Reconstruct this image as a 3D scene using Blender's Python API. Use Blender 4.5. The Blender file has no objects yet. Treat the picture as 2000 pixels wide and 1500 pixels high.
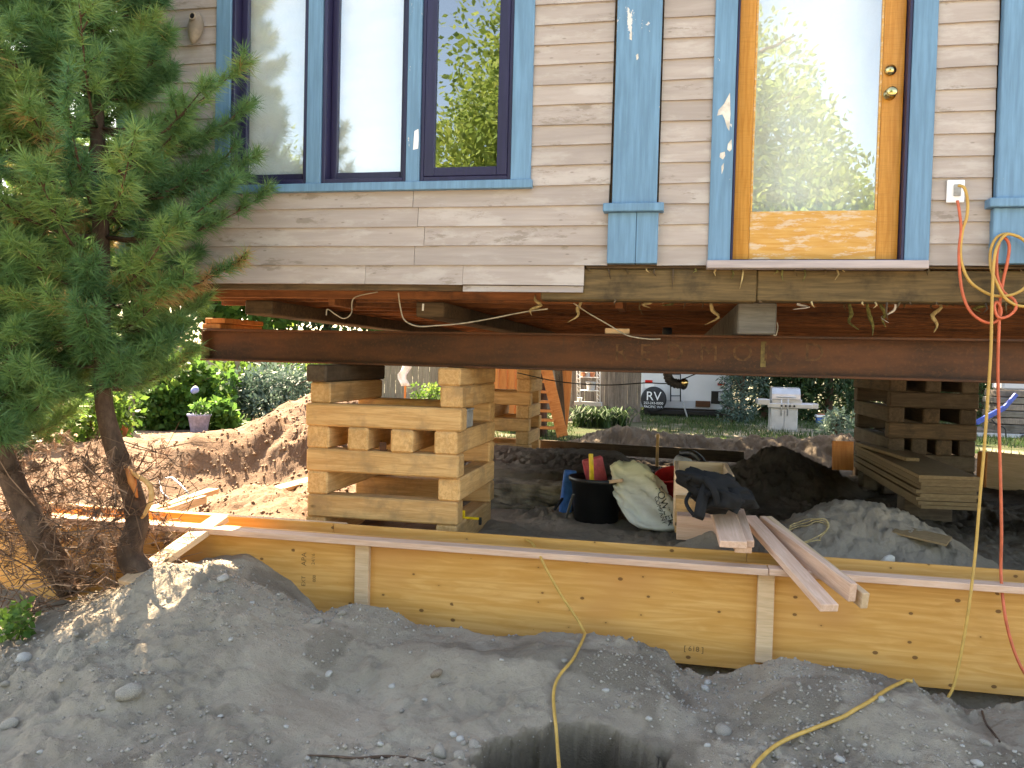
import bpy, bmesh, math, random
import numpy as np
from mathutils import Vector, Matrix, Euler
from mathutils.bvhtree import BVHTree

random.seed(7)
rng = np.random.default_rng(7)
S = bpy.context.scene
COL = S.collection
R = math.radians

# ------------------------------------------------------------------ camera
CAM = Vector((0.0, -4.5, 1.6))
FPX = 2000 * 28.0 / 36.0
YAW, PITCH, ROLL = R(11.3), R(1.69), math.asin(0.025)
_r0 = Vector((math.cos(YAW), math.sin(YAW), 0)); _u0 = Vector((0, 0, 1)); _f0 = Vector((-math.sin(YAW), math.cos(YAW), 0))
_f = _f0 * math.cos(PITCH) - _u0 * math.sin(PITCH)
_up = _u0 * math.cos(PITCH) + _f0 * math.sin(PITCH)
_rt = _r0 * math.cos(ROLL) + _up * math.sin(ROLL)
_up2 = _up * math.cos(ROLL) - _r0 * math.sin(ROLL)
cam_data = bpy.data.cameras.new('camera'); cam_data.lens = 28.0; cam_data.sensor_width = 36.0
cam_data.clip_start = 0.05; cam_data.clip_end = 1000
cam = bpy.data.objects.new('camera', cam_data); COL.objects.link(cam)
_m = Matrix((_rt, _up2, -_f)).transposed().to_4x4(); _m.translation = CAM
cam.matrix_world = _m
S.camera = cam
S.render.resolution_x, S.render.resolution_y = 1024, 768

# ------------------------------------------------------------------ world, sun, exposure
SUN_TO = Vector((-0.53, 0.57, 0.88)).normalized()
elev = math.asin(SUN_TO.z); azim = math.atan2(SUN_TO.x, SUN_TO.y)
W = bpy.data.worlds.new('World'); S.world = W; W.use_nodes = True
wn = W.node_tree; wn.nodes.clear()
sky = wn.nodes.new('ShaderNodeTexSky'); sky.sky_type = 'NISHITA'; sky.sun_disc = False
sky.sun_elevation = elev; sky.sun_rotation = azim
sky.air_density = 1.0; sky.dust_density = 1.6; sky.ozone_density = 1.0
bg = wn.nodes.new('ShaderNodeBackground'); bg.inputs[1].default_value = 0.11
wo = wn.nodes.new('ShaderNodeOutputWorld')
wn.links.new(sky.outputs[0], bg.inputs[0]); wn.links.new(bg.outputs[0], wo.inputs[0])
sl = bpy.data.lights.new('sun', 'SUN'); sl.energy = 5.0; sl.angle = R(0.5); sl.color = (1.0, 0.90, 0.76)
so = bpy.data.objects.new('sun', sl); COL.objects.link(so)
so.rotation_euler = (-SUN_TO).to_track_quat('-Z', 'Y').to_euler(); so.location = SUN_TO * 30
S.view_settings.view_transform = 'Standard'; S.view_settings.look = 'None'
S.view_settings.exposure = 3.0; S.view_settings.gamma = 1.0; S.view_settings.use_curve_mapping = False
S.view_settings.use_white_balance = True; S.view_settings.white_balance_temperature = 8400; S.view_settings.white_balance_tint = 11
S.cycles.max_bounces = 8; S.cycles.diffuse_bounces = 5; S.cycles.transparent_max_bounces = 12
S.cycles.use_denoising = True

# ------------------------------------------------------------------ surveying: a sight line through a picture point
def ray(x, y):
    return (_f + _rt * ((x - 1000) / FPX) + _up2 * (-(y - 750) / FPX))
def at(x, y, Y):
    d = ray(x, y); t = (Y - CAM.y) / d.y; return CAM + d * t
def at_z(x, y, z):
    d = ray(x, y); t = (z - CAM.z) / d.z; return CAM + d * t
def fx(x, Y=0.0, y=300):
    return at(x, y, Y).x
def fz(x, y, Y=0.0):
    return at(x, y, Y).z

# ------------------------------------------------------------------ noise
def _hash(ix, iy, s):
    h = (ix.astype(np.int64) * 374761393 + iy.astype(np.int64) * 668265263 + s * 974634777) & 0x7fffffff
    h = ((h ^ (h >> 13)) * 1274126177) & 0x7fffffff
    h = h ^ (h >> 16)
    return (h & 0xffff) / 65535.0
def vnoise(x, y, s=0):
    ix = np.floor(x); iy = np.floor(y); fx_ = x - ix; fy_ = y - iy
    u = fx_ * fx_ * (3 - 2 * fx_); v = fy_ * fy_ * (3 - 2 * fy_)
    a = _hash(ix, iy, s); b = _hash(ix + 1, iy, s); c = _hash(ix, iy + 1, s); d = _hash(ix + 1, iy + 1, s)
    return (a * (1 - u) + b * u) * (1 - v) + (c * (1 - u) + d * u) * v - 0.5
def fbm(x, y, s=0, o=4, g=0.5):
    t = np.zeros_like(x); amp = 1.0
    for k in range(o):
        t = t + amp * vnoise(x * 2 ** k + 17.3 * k, y * 2 ** k - 9.1 * k, s + k); amp *= g
    return t
def sstep(a, b, x):
    t = np.clip((x - a) / (b - a), 0, 1); return t * t * (3 - 2 * t)

# ------------------------------------------------------------------ materials
MAT = {}
class NT:
    def __init__(s, name):
        s.m = bpy.data.materials.new(name); s.m.use_nodes = True; s.t = s.m.node_tree; s.t.nodes.clear()
        s.out = s.n('OutputMaterial'); MAT[name] = s.m
    def n(s, kind, **kw):
        nd = s.t.nodes.new('ShaderNode' + kind)
        for k, v in kw.items():
            if k in nd.inputs: s.set(nd.inputs[k], v)
            else: setattr(nd, k, v)
        return nd
    def set(s, sock, v):
        if isinstance(v, bpy.types.NodeSocket): s.t.links.new(v, sock)
        elif isinstance(v, (tuple, list)) and len(v) == 3 and sock.type == 'RGBA': sock.default_value = (*v, 1)
        else: sock.default_value = v
    def math(s, op, a, b=0.0, clamp=False):
        nd = s.t.nodes.new('ShaderNodeMath'); nd.operation = op; nd.use_clamp = clamp
        s.set(nd.inputs[0], a); s.set(nd.inputs[1], b); return nd.outputs[0]
    def mix(s, f, a, b, mode='MIX'):
        nd = s.t.nodes.new('ShaderNodeMix'); nd.data_type = 'RGBA'; nd.blend_type = mode
        s.set(nd.inputs[0], f); s.set(nd.inputs[6], a); s.set(nd.inputs[7], b); return nd.outputs[2]
    def ramp(s, f, lo, hi):
        nd = s.t.nodes.new('ShaderNodeMapRange'); nd.interpolation_type = 'SMOOTHSTEP'
        s.set(nd.inputs[0], f); nd.inputs[1].default_value = lo; nd.inputs[2].default_value = hi; return nd.outputs[0]
    def coord(s, scale=(1, 1, 1), world=False, rand=0.0, obj=True):
        if world: c = s.n('NewGeometry').outputs['Position']
        else: c = s.n('TexCoord').outputs['Object']
        mp = s.n('Mapping'); s.t.links.new(c, mp.inputs[0]); mp.inputs[3].default_value = scale
        if rand:
            oi = s.n('ObjectInfo'); v = s.n('VectorMath', operation='SCALE'); cx = s.n('CombineXYZ')
            for i in range(3): s.t.links.new(oi.outputs['Random'], cx.inputs[i])
            s.t.links.new(cx.outputs[0], v.inputs[0]); v.inputs['Scale'].default_value = rand
            s.t.links.new(v.outputs[0], mp.inputs[1])
        return mp.outputs[0]
    def noise(s, c, scale, detail=4, rough=0.55, dist=0.0):
        nd = s.n('TexNoise', Scale=scale, Detail=detail, Roughness=rough, Distortion=dist); s.t.links.new(c, nd.inputs['Vector']); return nd.outputs[0]
    def rand(s): return s.n('ObjectInfo').outputs['Random']
    def bump(s, h, strength=0.3, dist=0.01):
        nd = s.n('Bump', Strength=strength, Distance=dist); s.t.links.new(h, nd.inputs['Height']); return nd.outputs[0]
    def bsdf(s, col, rough=0.7, normal=None, spec=0.3, metal=0.0, **kw):
        b = s.n('BsdfPrincipled'); s.set(b.inputs['Base Color'], col); s.set(b.inputs['Roughness'], rough)
        b.inputs['Specular IOR Level'].default_value = spec; s.set(b.inputs['Metallic'], metal)
        for k, v in kw.items(): s.set(b.inputs[k], v)
        if normal is not None: s.t.links.new(normal, b.inputs['Normal'])
        s.t.links.new(b.outputs[0], s.out.inputs[0]); return b

def wood(name, ca, cb, stretch=(1.2, 14, 14), knots=0.0, rough=0.75, dirt=None, vary=0.35, bump=0.35, rs=40.0):
    t = NT(name); c = t.coord(stretch, rand=rs)
    g = t.noise(c, 3.0, 6, 0.6, 0.6)
    col = t.mix(t.ramp(g, 0.3, 0.72), ca, cb)
    fine = t.noise(t.coord((2, 60, 60), rand=rs), 4.0, 3, 0.7)
    col = t.mix(t.math('MULTIPLY', t.ramp(fine, 0.45, 0.75), 0.35), col, tuple(v * 0.55 for v in ca))
    if knots:
        v = t.n('TexVoronoi', Scale=1.0); t.t.links.new(t.coord((5, 9, 9), rand=rs), v.inputs['Vector'])
        k = t.math('SUBTRACT', 1.0, t.ramp(v.outputs['Distance'], 0.05, 0.14))
        sx = t.n('SeparateColor'); t.t.links.new(v.outputs['Color'], sx.inputs[0])
        k = t.math('MULTIPLY', k, t.math('GREATER_THAN', sx.outputs[0], 1 - knots))
        col = t.mix(k, col, tuple(v_ * 0.25 for v_ in ca))
    if dirt:
        d = t.noise(t.coord((3, 3, 3), rand=rs), 1.6, 5, 0.65)
        col = t.mix(t.math('MULTIPLY', t.ramp(d, 0.48, 0.7), 0.75), col, dirt)
    r = t.math('ADD', t.math('MULTIPLY', t.rand(), vary), 1 - vary / 2)
    hs = t.n('HueSaturation'); t.set(hs.inputs['Color'], col); t.set(hs.inputs['Value'], r); hs.inputs['Saturation'].default_value = 1.0
    t.bsdf(hs.outputs[0], rough, t.bump(t.math('ADD', g, fine), bump, 0.004), 0.25)
    return t.m

wood('crib_wood', (0.50, 0.275, 0.105), (0.68, 0.42, 0.19), knots=0.15, dirt=(0.33, 0.205, 0.10), vary=0.3)
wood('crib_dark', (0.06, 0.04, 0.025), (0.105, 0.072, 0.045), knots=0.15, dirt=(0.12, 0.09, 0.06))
wood('old_timber', (0.07, 0.045, 0.026), (0.14, 0.09, 0.05), dirt=(0.035, 0.025, 0.018))
wood('rim_timber', (0.07, 0.047, 0.021), (0.145, 0.095, 0.042), dirt=(0.035, 0.024, 0.013))
wood('grey_timber', (0.10, 0.092, 0.08), (0.17, 0.158, 0.14), dirt=(0.055, 0.05, 0.042))
wood('joist_wood', (0.15, 0.056, 0.023), (0.26, 0.098, 0.038), dirt=(0.06, 0.028, 0.015))
wood('pink_lumber', (0.56, 0.35, 0.25), (0.68, 0.47, 0.36), knots=0.10, vary=0.2)
wood('pale_lumber', (0.58, 0.39, 0.235), (0.70, 0.50, 0.33), knots=0.12, vary=0.2)
wood('osb', (0.17, 0.11, 0.055), (0.24, 0.165, 0.09), stretch=(8, 30, 30))
wood('fence_wood', (0.13, 0.11, 0.095), (0.23, 0.20, 0.175), stretch=(14, 14, 1.2), dirt=(0.08, 0.07, 0.06), vary=0.5)
wood('fence_tan', (0.22, 0.17, 0.12), (0.34, 0.27, 0.20), stretch=(14, 14, 1.2), vary=0.4)
wood('cedar', (0.50, 0.17, 0.05), (0.62, 0.25, 0.08), stretch=(14, 14, 1.2), vary=0.2)
wood('door_wood', (0.42, 0.175, 0.03), (0.54, 0.26, 0.06), stretch=(22, 22, 1.3), rough=0.35, vary=0.1, bump=0.1)
wood('bark', (0.065, 0.040, 0.027), (0.14, 0.088, 0.062), stretch=(9, 9, 4), dirt=(0.05, 0.03, 0.022), bump=1.0, vary=0.1)

def plywood():
    t = NT('plywood'); c = t.coord((0.9, 1, 9), rand=30.0)
    g = t.noise(c, 2.2, 6, 0.6, 1.4)
    col = t.mix(t.ramp(g, 0.35, 0.7), (0.58, 0.285, 0.075), (0.68, 0.375, 0.13))
    w = t.n('TexWave', wave_type='BANDS', bands_direction='Z', Scale=1.3, Distortion=7.0, Detail=3.0)
    w.inputs['Detail Scale'].default_value = 1.2
    t.t.links.new(t.coord((0.5, 1, 5), rand=30.0), w.inputs['Vector'])
    col = t.mix(t.math('MULTIPLY', t.ramp(w.outputs[1], 0.62, 0.98), 0.35), col, (0.50, 0.23, 0.055))
    big = t.noise(t.coord((1.2, 1, 1.6), rand=30.0), 1.0, 2, 0.5)
    col = t.mix(t.ramp(big, 0.5, 0.72), col, (0.54, 0.255, 0.08))
    v = t.n('TexVoronoi', Scale=1.0, voronoi_dimensions='2D'); sv = t.n('SeparateXYZ'); cv_ = t.n('CombineXYZ')
    t.t.links.new(t.coord((5.2, 1, 7.5), rand=30.0), sv.inputs[0]); t.t.links.new(sv.outputs[0], cv_.inputs[0]); t.t.links.new(sv.outputs[2], cv_.inputs[1]); t.t.links.new(cv_.outputs[0], v.inputs['Vector'])
    sx = t.n('SeparateColor'); t.t.links.new(v.outputs['Color'], sx.inputs[0])
    thr = t.math('MULTIPLY', t.math('SUBTRACT', sx.outputs[0], 0.35), 0.115)
    k = t.math('GREATER_THAN', thr, v.outputs['Distance'])
    kr = t.math('SUBTRACT', 1.0, t.ramp(v.outputs['Distance'], 0.02, 0.13)); kr = t.math('MULTIPLY', kr, t.math('GREATER_THAN', sx.outputs[0], 0.5))
    col = t.mix(t.math('MULTIPLY', kr, 0.3), col, (0.36, 0.16, 0.04))
    col = t.mix(t.math('MULTIPLY', k, 0.85), col, (0.14, 0.060, 0.02))
    t.bsdf(col, 0.6, t.bump(g, 0.08, 0.003), 0.3)
plywood()

def siding():
    t = NT('siding'); c = t.coord((0.8, 10, 10), rand=30.0)
    g = t.noise(c, 3, 5, 0.6, 0.4)
    col = t.mix(t.ramp(g, 0.3, 0.75), (0.345, 0.295, 0.268), (0.415, 0.36, 0.33))
    wt = t.noise(t.coord((2.2, 5, 7), rand=30.0), 1.3, 5, 0.7)
    col = t.mix(t.math('MULTIPLY', t.ramp(wt, 0.50, 0.66), 0.55), col, (0.49, 0.45, 0.42))
    br = t.noise(t.coord((2.6, 6, 9), rand=60.0), 1.1, 6, 0.75)
    col = t.mix(t.math('MULTIPLY', t.ramp(br, 0.575, 0.65), 0.75), col, (0.24, 0.20, 0.165))
    v = t.n('TexVoronoi', Scale=1.0, voronoi_dimensions='2D'); sv = t.n('SeparateXYZ'); cv_ = t.n('CombineXYZ')
    t.t.links.new(t.coord((3.6, 1, 11), rand=30.0), sv.inputs[0]); t.t.links.new(sv.outputs[0], cv_.inputs[0]); t.t.links.new(sv.outputs[2], cv_.inputs[1]); t.t.links.new(cv_.outputs[0], v.inputs['Vector'])
    sx = t.n('SeparateColor'); t.t.links.new(v.outputs['Color'], sx.inputs[0])
    k = t.math('MULTIPLY', t.math('SUBTRACT', 1.0, t.ramp(v.outputs['Distance'], 0.02, 0.055)), t.math('GREATER_THAN', sx.outputs[0], 0.6))
    col = t.mix(t.math('MULTIPLY', k, 0.6), col, (0.16, 0.13, 0.11))
    hs = t.n('HueSaturation'); t.set(hs.inputs['Color'], col)
    t.set(hs.inputs['Value'], t.math('ADD', t.math('MULTIPLY', t.rand(), 0.16), 0.92))
    t.bsdf(hs.outputs[0], 0.65, t.bump(t.math('ADD', g, t.math('MULTIPLY', br, 0.6)), 0.3, 0.003), 0.3)
siding()

def paint(name, col, chip=None, chip_amt=0.66, rough=0.5, vert=True):
    t = NT(name); st = (18, 18, 1.2) if vert else (1.2, 18, 18)
    g = t.noise(t.coord(st, rand=20.0), 2.5, 5, 0.6)
    c = t.mix(t.ramp(g, 0.3, 0.75), tuple(v * 0.82 for v in col), tuple(min(1, v * 1.14) for v in col))
    big = t.noise(t.coord((3, 3, 3), rand=20.0), 1.2, 4, 0.6)
    c = t.mix(t.math('MULTIPLY', t.ramp(big, 0.5, 0.75), 0.3), c, tuple(v * 0.7 for v in col))
    nrm = t.bump(g, 0.25, 0.003)
    if chip:
        n = t.noise(t.coord((9, 9, 5), rand=20.0), 1.0, 6, 0.72)
        c = t.mix(t.ramp(n, chip_amt, chip_amt + 0.015), c, chip)
    t.bsdf(c, rough, nrm, 0.35)
paint('blue_paint', (0.12, 0.25, 0.385), chip=(0.55, 0.53, 0.52), chip_amt=0.73)
paint('blue_chipped', (0.12, 0.25, 0.385), chip=(0.62, 0.60, 0.59), chip_amt=0.655)
paint('navy_paint', (0.022, 0.020, 0.060), rough=0.35)
paint('sill_paint', (0.40, 0.34, 0.34), vert=False)

def worn_door():
    t = NT('door_worn'); g = t.noise(t.coord((1.5, 20, 20)), 3, 5, 0.6)
    c = t.mix(t.ramp(g, 0.3, 0.7), (0.50, 0.24, 0.05), (0.60, 0.35, 0.11))
    n = t.noise(t.coord((5, 5, 22)), 1.2, 6, 0.75)
    c = t.mix(t.math('MULTIPLY', t.ramp(n, 0.50, 0.60), 0.75), c, (0.60, 0.49, 0.38))
    t.bsdf(c, 0.5, t.bump(g, 0.15, 0.003), 0.3)
worn_door()

def simple(name, col, rough=0.6, metal=0.0, spec=0.4, nscale=20, namt=0.25, bump=0.1, bd=0.003):
    t = NT(name); n = t.noise(t.coord((1, 1, 1), rand=10.0), nscale, 5, 0.6)
    c = t.mix(t.ramp(n, 0.3, 0.75), tuple(v * (1 - namt) for v in col), tuple(min(1, v * (1 + namt)) for v in col))
    t.bsdf(c, rough, t.bump(n, bump, bd), spec, metal)
    return t.m
simple('black_plastic', (0.011, 0.0115, 0.013), 0.45, nscale=8)
simple('black_fabric', (0.006, 0.006, 0.0065), 0.9, nscale=30, bump=0.4)
simple('black_rubber', (0.022, 0.023, 0.027), 0.6, nscale=6)
simple('white_paint', (0.80, 0.81, 0.83), 0.45, nscale=4, namt=0.06)
simple('rv_white', (0.60, 0.62, 0.66), 0.35, nscale=2, namt=0.04)
simple('rv_grey', (0.40, 0.42, 0.46), 0.4, nscale=2, namt=0.06)
simple('steel', (0.42, 0.43, 0.45), 0.4, metal=0.6, nscale=6, namt=0.1)
simple('grill_grey', (0.43, 0.45, 0.48), 0.4, metal=0.3, nscale=6, namt=0.1)
simple('brass', (0.55, 0.45, 0.22), 0.22, metal=1.0, nscale=40, namt=0.12)
simple('red_lens', (0.60, 0.02, 0.015), 0.25)
simple('red_plastic', (0.42, 0.02, 0.018), 0.4)
simple('pink_plastic', (0.48, 0.07, 0.09), 0.5)
simple('blue_plastic', (0.03, 0.13, 0.40), 0.45)
simple('yellow_cord', (0.50, 0.30, 0.075), 0.5, namt=0.15)
simple('orange_cord', (0.56, 0.12, 0.055), 0.5, namt=0.18)
simple('yellow_tool', (0.75, 0.48, 0.02), 0.4)
simple('grey_wire', (0.38, 0.33, 0.25), 0.7, namt=0.3)
simple('black_wire', (0.02, 0.018, 0.015), 0.6)
simple('grey_plastic', (0.30, 0.30, 0.29), 0.6)
simple('lavender_pot', (0.30, 0.31, 0.50), 0.6)
simple('terracotta', (0.42, 0.17, 0.09), 0.8)
simple('concrete', (0.20, 0.165, 0.125), 0.95, nscale=7, namt=0.6, bump=1.0, bd=0.03)
simple('gourd', (0.30, 0.245, 0.19), 0.7, nscale=9, namt=0.35, bump=0.3)
simple('stone_a', (0.27, 0.24, 0.205), 0.9, nscale=14, namt=0.3, bump=0.5, bd=0.006)
simple('stone_b', (0.38, 0.36, 0.335), 0.85, nscale=14, namt=0.25, bump=0.4, bd=0.006)
simple('stone_c', (0.23, 0.175, 0.13), 0.95, nscale=14, namt=0.35, bump=0.6, bd=0.008)
simple('sand_clod', (0.25, 0.17, 0.118), 0.95, nscale=14, namt=0.3)
simple('chunk_white', (0.62, 0.58, 0.52), 0.9, nscale=20, namt=0.25, bump=0.7, bd=0.01)
simple('blue_bar', (0.02, 0.06, 0.33), 0.4)
simple('rag', (0.75, 0.75, 0.75), 0.9, nscale=10)
simple('dark_room', (0.05, 0.045, 0.04), 0.9)
simple('roofing', (0.07, 0.065, 0.06), 0.95, nscale=30, bump=0.5)
simple('beam_lettering', (0.10, 0.047, 0.019), 0.8, nscale=30, namt=0.5)
simple('beam_paint_mark', (0.15, 0.11, 0.04), 0.8, nscale=30, namt=0.4)
simple('ink', (0.03, 0.035, 0.03), 0.7)
simple('stamp_ink', (0.20, 0.11, 0.04), 0.8, nscale=60, namt=0.4)
simple('moss', (0.16, 0.15, 0.05), 1.0, nscale=40, namt=0.5, bump=1.0, bd=0.02)
simple('insulation', (0.42, 0.32, 0.16), 0.95, nscale=30, namt=0.4)
simple('hydrangea_flower', (0.25, 0.30, 0.62), 0.8, nscale=30, namt=0.3)

def rust():
    t = NT('rust'); c = t.coord((0.7, 2, 3), rand=5.0)
    n = t.noise(c, 2.5, 7, 0.65)
    f = t.noise(t.coord((20, 20, 20)), 3.0, 5, 0.7)
    col = t.mix(t.ramp(n, 0.3, 0.7), (0.042, 0.020, 0.011), (0.115, 0.042, 0.016))
    col = t.mix(t.math('MULTIPLY', t.ramp(f, 0.5, 0.7), 0.5), col, (0.15, 0.056, 0.02))
    s = t.noise(t.coord((14, 3, 0.7)), 2.0, 4, 0.6)
    col = t.mix(t.math('MULTIPLY', t.ramp(s, 0.52, 0.72), 0.45), col, (0.055, 0.032, 0.02))
    t.bsdf(col, 0.75, t.bump(t.math('ADD', n, f), 0.25, 0.003), 0.35)
rust()

def glass():
    t = NT('glass'); g = t.n('BsdfGlossy', Roughness=0.0, Color=(0.97, 0.99, 1.0)); tr = t.n('BsdfTransparent', Color=(0.95, 0.97, 0.97))
    w = t.noise(t.coord((2.2, 2.2, 2.2), rand=10.0), 1.2, 2, 0.5)
    nb = t.bump(w, 0.05, 0.02); t.t.links.new(nb, g.inputs['Normal'])
    fr = t.n('Fresnel', IOR=1.52)
    f = t.math('ADD', t.math('MULTIPLY', fr.outputs[0], 1.6), 0.18, True)
    f = t.math('MULTIPLY', f, t.math('SUBTRACT', 1.0, t.n('NewGeometry').outputs['Backfacing']))
    mx = t.n('MixShader'); t.t.links.new(f, mx.inputs[0]); t.t.links.new(tr.outputs[0], mx.inputs[1]); t.t.links.new(g.outputs[0], mx.inputs[2])
    t.t.links.new(mx.outputs[0], t.out.inputs[0])
glass()
def cloth(name, col, tl=0.08):
    t = NT(name); n = t.noise(t.coord((1, 1, 1)), 60, 3, 0.5)
    b = t.bsdf(t.mix(n, tuple(v * .9 for v in col), col), 0.9, t.bump(n, 0.1, 0.001), 0.1)
    tr = t.n('BsdfTranslucent', Color=col); mx = t.n('MixShader', Fac=tl)
    t.t.links.new(b.outputs[0], mx.inputs[1]); t.t.links.new(tr.outputs[0], mx.inputs[2]); t.t.links.new(mx.outputs[0], t.out.inputs[0])
cloth('curtain_cloth', (0.90, 0.92, 0.91)); cloth('red_cloth', (0.55, 0.10, 0.04), 0.5)

def bagmat():
    t = NT('bag_plastic'); n = t.noise(t.coord((1, 1, 1)), 9, 5, 0.6)
    at_ = t.n('Attribute', attribute_name='col')
    c = t.mix(t.ramp(n, 0.3, 0.8), (0.58, 0.57, 0.50), (0.70, 0.69, 0.62))
    c = t.mix(at_.outputs['Fac'], c, (0.62, 0.56, 0.30))
    t.bsdf(c, 0.45, t.bump(n, 0.35, 0.012), 0.4)
bagmat()

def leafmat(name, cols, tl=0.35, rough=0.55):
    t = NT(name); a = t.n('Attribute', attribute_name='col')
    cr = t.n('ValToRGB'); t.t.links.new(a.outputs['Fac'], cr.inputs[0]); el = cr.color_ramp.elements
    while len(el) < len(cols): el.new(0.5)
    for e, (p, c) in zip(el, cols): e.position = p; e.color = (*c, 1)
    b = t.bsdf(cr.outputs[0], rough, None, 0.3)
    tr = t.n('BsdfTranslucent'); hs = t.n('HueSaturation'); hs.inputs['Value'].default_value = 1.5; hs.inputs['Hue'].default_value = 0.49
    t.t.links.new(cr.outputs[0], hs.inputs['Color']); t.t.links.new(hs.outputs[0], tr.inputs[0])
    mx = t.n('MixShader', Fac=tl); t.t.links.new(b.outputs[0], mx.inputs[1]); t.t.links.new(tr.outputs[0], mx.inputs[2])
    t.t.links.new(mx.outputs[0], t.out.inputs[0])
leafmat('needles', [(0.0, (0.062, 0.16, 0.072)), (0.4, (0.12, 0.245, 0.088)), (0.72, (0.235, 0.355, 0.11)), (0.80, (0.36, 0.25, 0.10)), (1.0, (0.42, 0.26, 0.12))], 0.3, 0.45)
leafmat('leaf_bright', [(0, (0.045, 0.11, 0.02)), (0.5, (0.085, 0.17, 0.03)), (1, (0.16, 0.23, 0.05))], 0.4)
leafmat('leaf_sunny', [(0, (0.10, 0.17, 0.04)), (0.5, (0.19, 0.27, 0.065)), (1, (0.30, 0.36, 0.11))], 0.4)
leafmat('leaf_hydrangea', [(0, (0.04, 0.11, 0.025)), (0.6, (0.075, 0.18, 0.035)), (1, (0.15, 0.27, 0.05))], 0.35)
leafmat('leaf_dark', [(0, (0.022, 0.05, 0.02)), (0.6, (0.04, 0.085, 0.03)), (1, (0.07, 0.12, 0.04))], 0.2)
leafmat('leaf_bluish', [(0, (0.05, 0.09, 0.07)), (0.6, (0.09, 0.145, 0.115)), (1, (0.14, 0.2, 0.16))], 0.2)
leafmat('grass_blade', [(0, (0.02, 0.05, 0.013)), (0.6, (0.038, 0.08, 0.02)), (1, (0.085, 0.095, 0.04))], 0.3)
leafmat('dead_twig', [(0, (0.07, 0.045, 0.032)), (0.6, (0.17, 0.10, 0.065)), (1, (0.33, 0.21, 0.14))], 0.1, 0.8)

def dirt():
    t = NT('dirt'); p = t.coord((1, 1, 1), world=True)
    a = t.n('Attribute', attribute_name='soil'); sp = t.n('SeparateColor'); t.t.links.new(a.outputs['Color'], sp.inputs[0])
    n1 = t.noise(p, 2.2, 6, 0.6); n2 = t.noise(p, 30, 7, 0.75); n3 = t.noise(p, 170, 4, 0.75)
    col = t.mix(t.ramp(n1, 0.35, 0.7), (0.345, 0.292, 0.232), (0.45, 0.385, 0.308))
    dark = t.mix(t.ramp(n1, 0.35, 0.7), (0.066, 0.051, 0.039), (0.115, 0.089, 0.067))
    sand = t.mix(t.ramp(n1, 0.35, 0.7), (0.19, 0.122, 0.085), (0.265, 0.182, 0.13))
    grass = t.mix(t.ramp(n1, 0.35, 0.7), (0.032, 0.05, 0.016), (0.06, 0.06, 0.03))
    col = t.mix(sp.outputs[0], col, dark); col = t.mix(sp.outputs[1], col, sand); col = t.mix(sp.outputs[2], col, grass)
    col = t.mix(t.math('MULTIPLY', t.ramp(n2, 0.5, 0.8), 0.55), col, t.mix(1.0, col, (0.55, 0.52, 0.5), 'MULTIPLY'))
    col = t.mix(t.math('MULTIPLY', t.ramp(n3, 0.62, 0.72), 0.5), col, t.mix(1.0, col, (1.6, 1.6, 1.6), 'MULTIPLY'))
    col = t.mix(a.outputs['Alpha'], col, t.mix(1.0, col, (0.35, 0.33, 0.32), 'MULTIPLY'))  # alpha darkens the pit: its deep shade and moist soil in the colour
    h = t.math('ADD', t.math('MULTIPLY', n2, 1.0), t.math('MULTIPLY', n3, 0.45))
    t.bsdf(col, 0.95, t.bump(h, 1.0, 0.022), 0.15)
dirt()
def gravelmat():
    t = NT('gravel'); a = t.n('Attribute', attribute_name='col')
    t.bsdf(t.mix(a.outputs['Fac'], (0.19, 0.16, 0.13), (0.42, 0.385, 0.34)), 0.9, None, 0.2)
gravelmat()

# ------------------------------------------------------------------ object helpers
def setp(o, label=None, cat=None, group=None, kind=None):
    for k, v in (('label', label), ('category', cat), ('group', group), ('kind', kind)):
        if v: o[k] = v
    return o
def world(o):
    m = o.matrix_basis.copy()
    if o.parent: m = world(o.parent) @ o.matrix_parent_inverse @ m
    return m
def link(o, parent=None):
    COL.objects.link(o)
    if parent:
        o.parent = parent; o.matrix_parent_inverse = world(parent).inverted()
    return o
def empty(name, loc, label=None, cat=None, group=None, kind=None, parent=None):
    o = bpy.data.objects.new(name, None); o.location = loc; o.empty_display_size = 0.2
    link(o, parent); return setp(o, label, cat, group, kind)
def mesh_obj(name, verts, faces, mat, parent=None, loc=(0, 0, 0), rot=(0, 0, 0), smooth=False, col=None):
    me = bpy.data.meshes.new(name); me.from_pydata([tuple(v) for v in verts], [], [tuple(f) for f in faces])
    if mat: me.materials.append(MAT[mat])
    if smooth: me.polygons.foreach_set('use_smooth', [True] * len(me.polygons))
    if col is not None:
        at_ = me.attributes.new('col', 'FLOAT', 'POINT'); at_.data.foreach_set('value', np.asarray(col, dtype=np.float32))
    me.update()
    o = bpy.data.objects.new(name, me); o.location = loc; o.rotation_euler = rot
    return link(o, parent)
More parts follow.
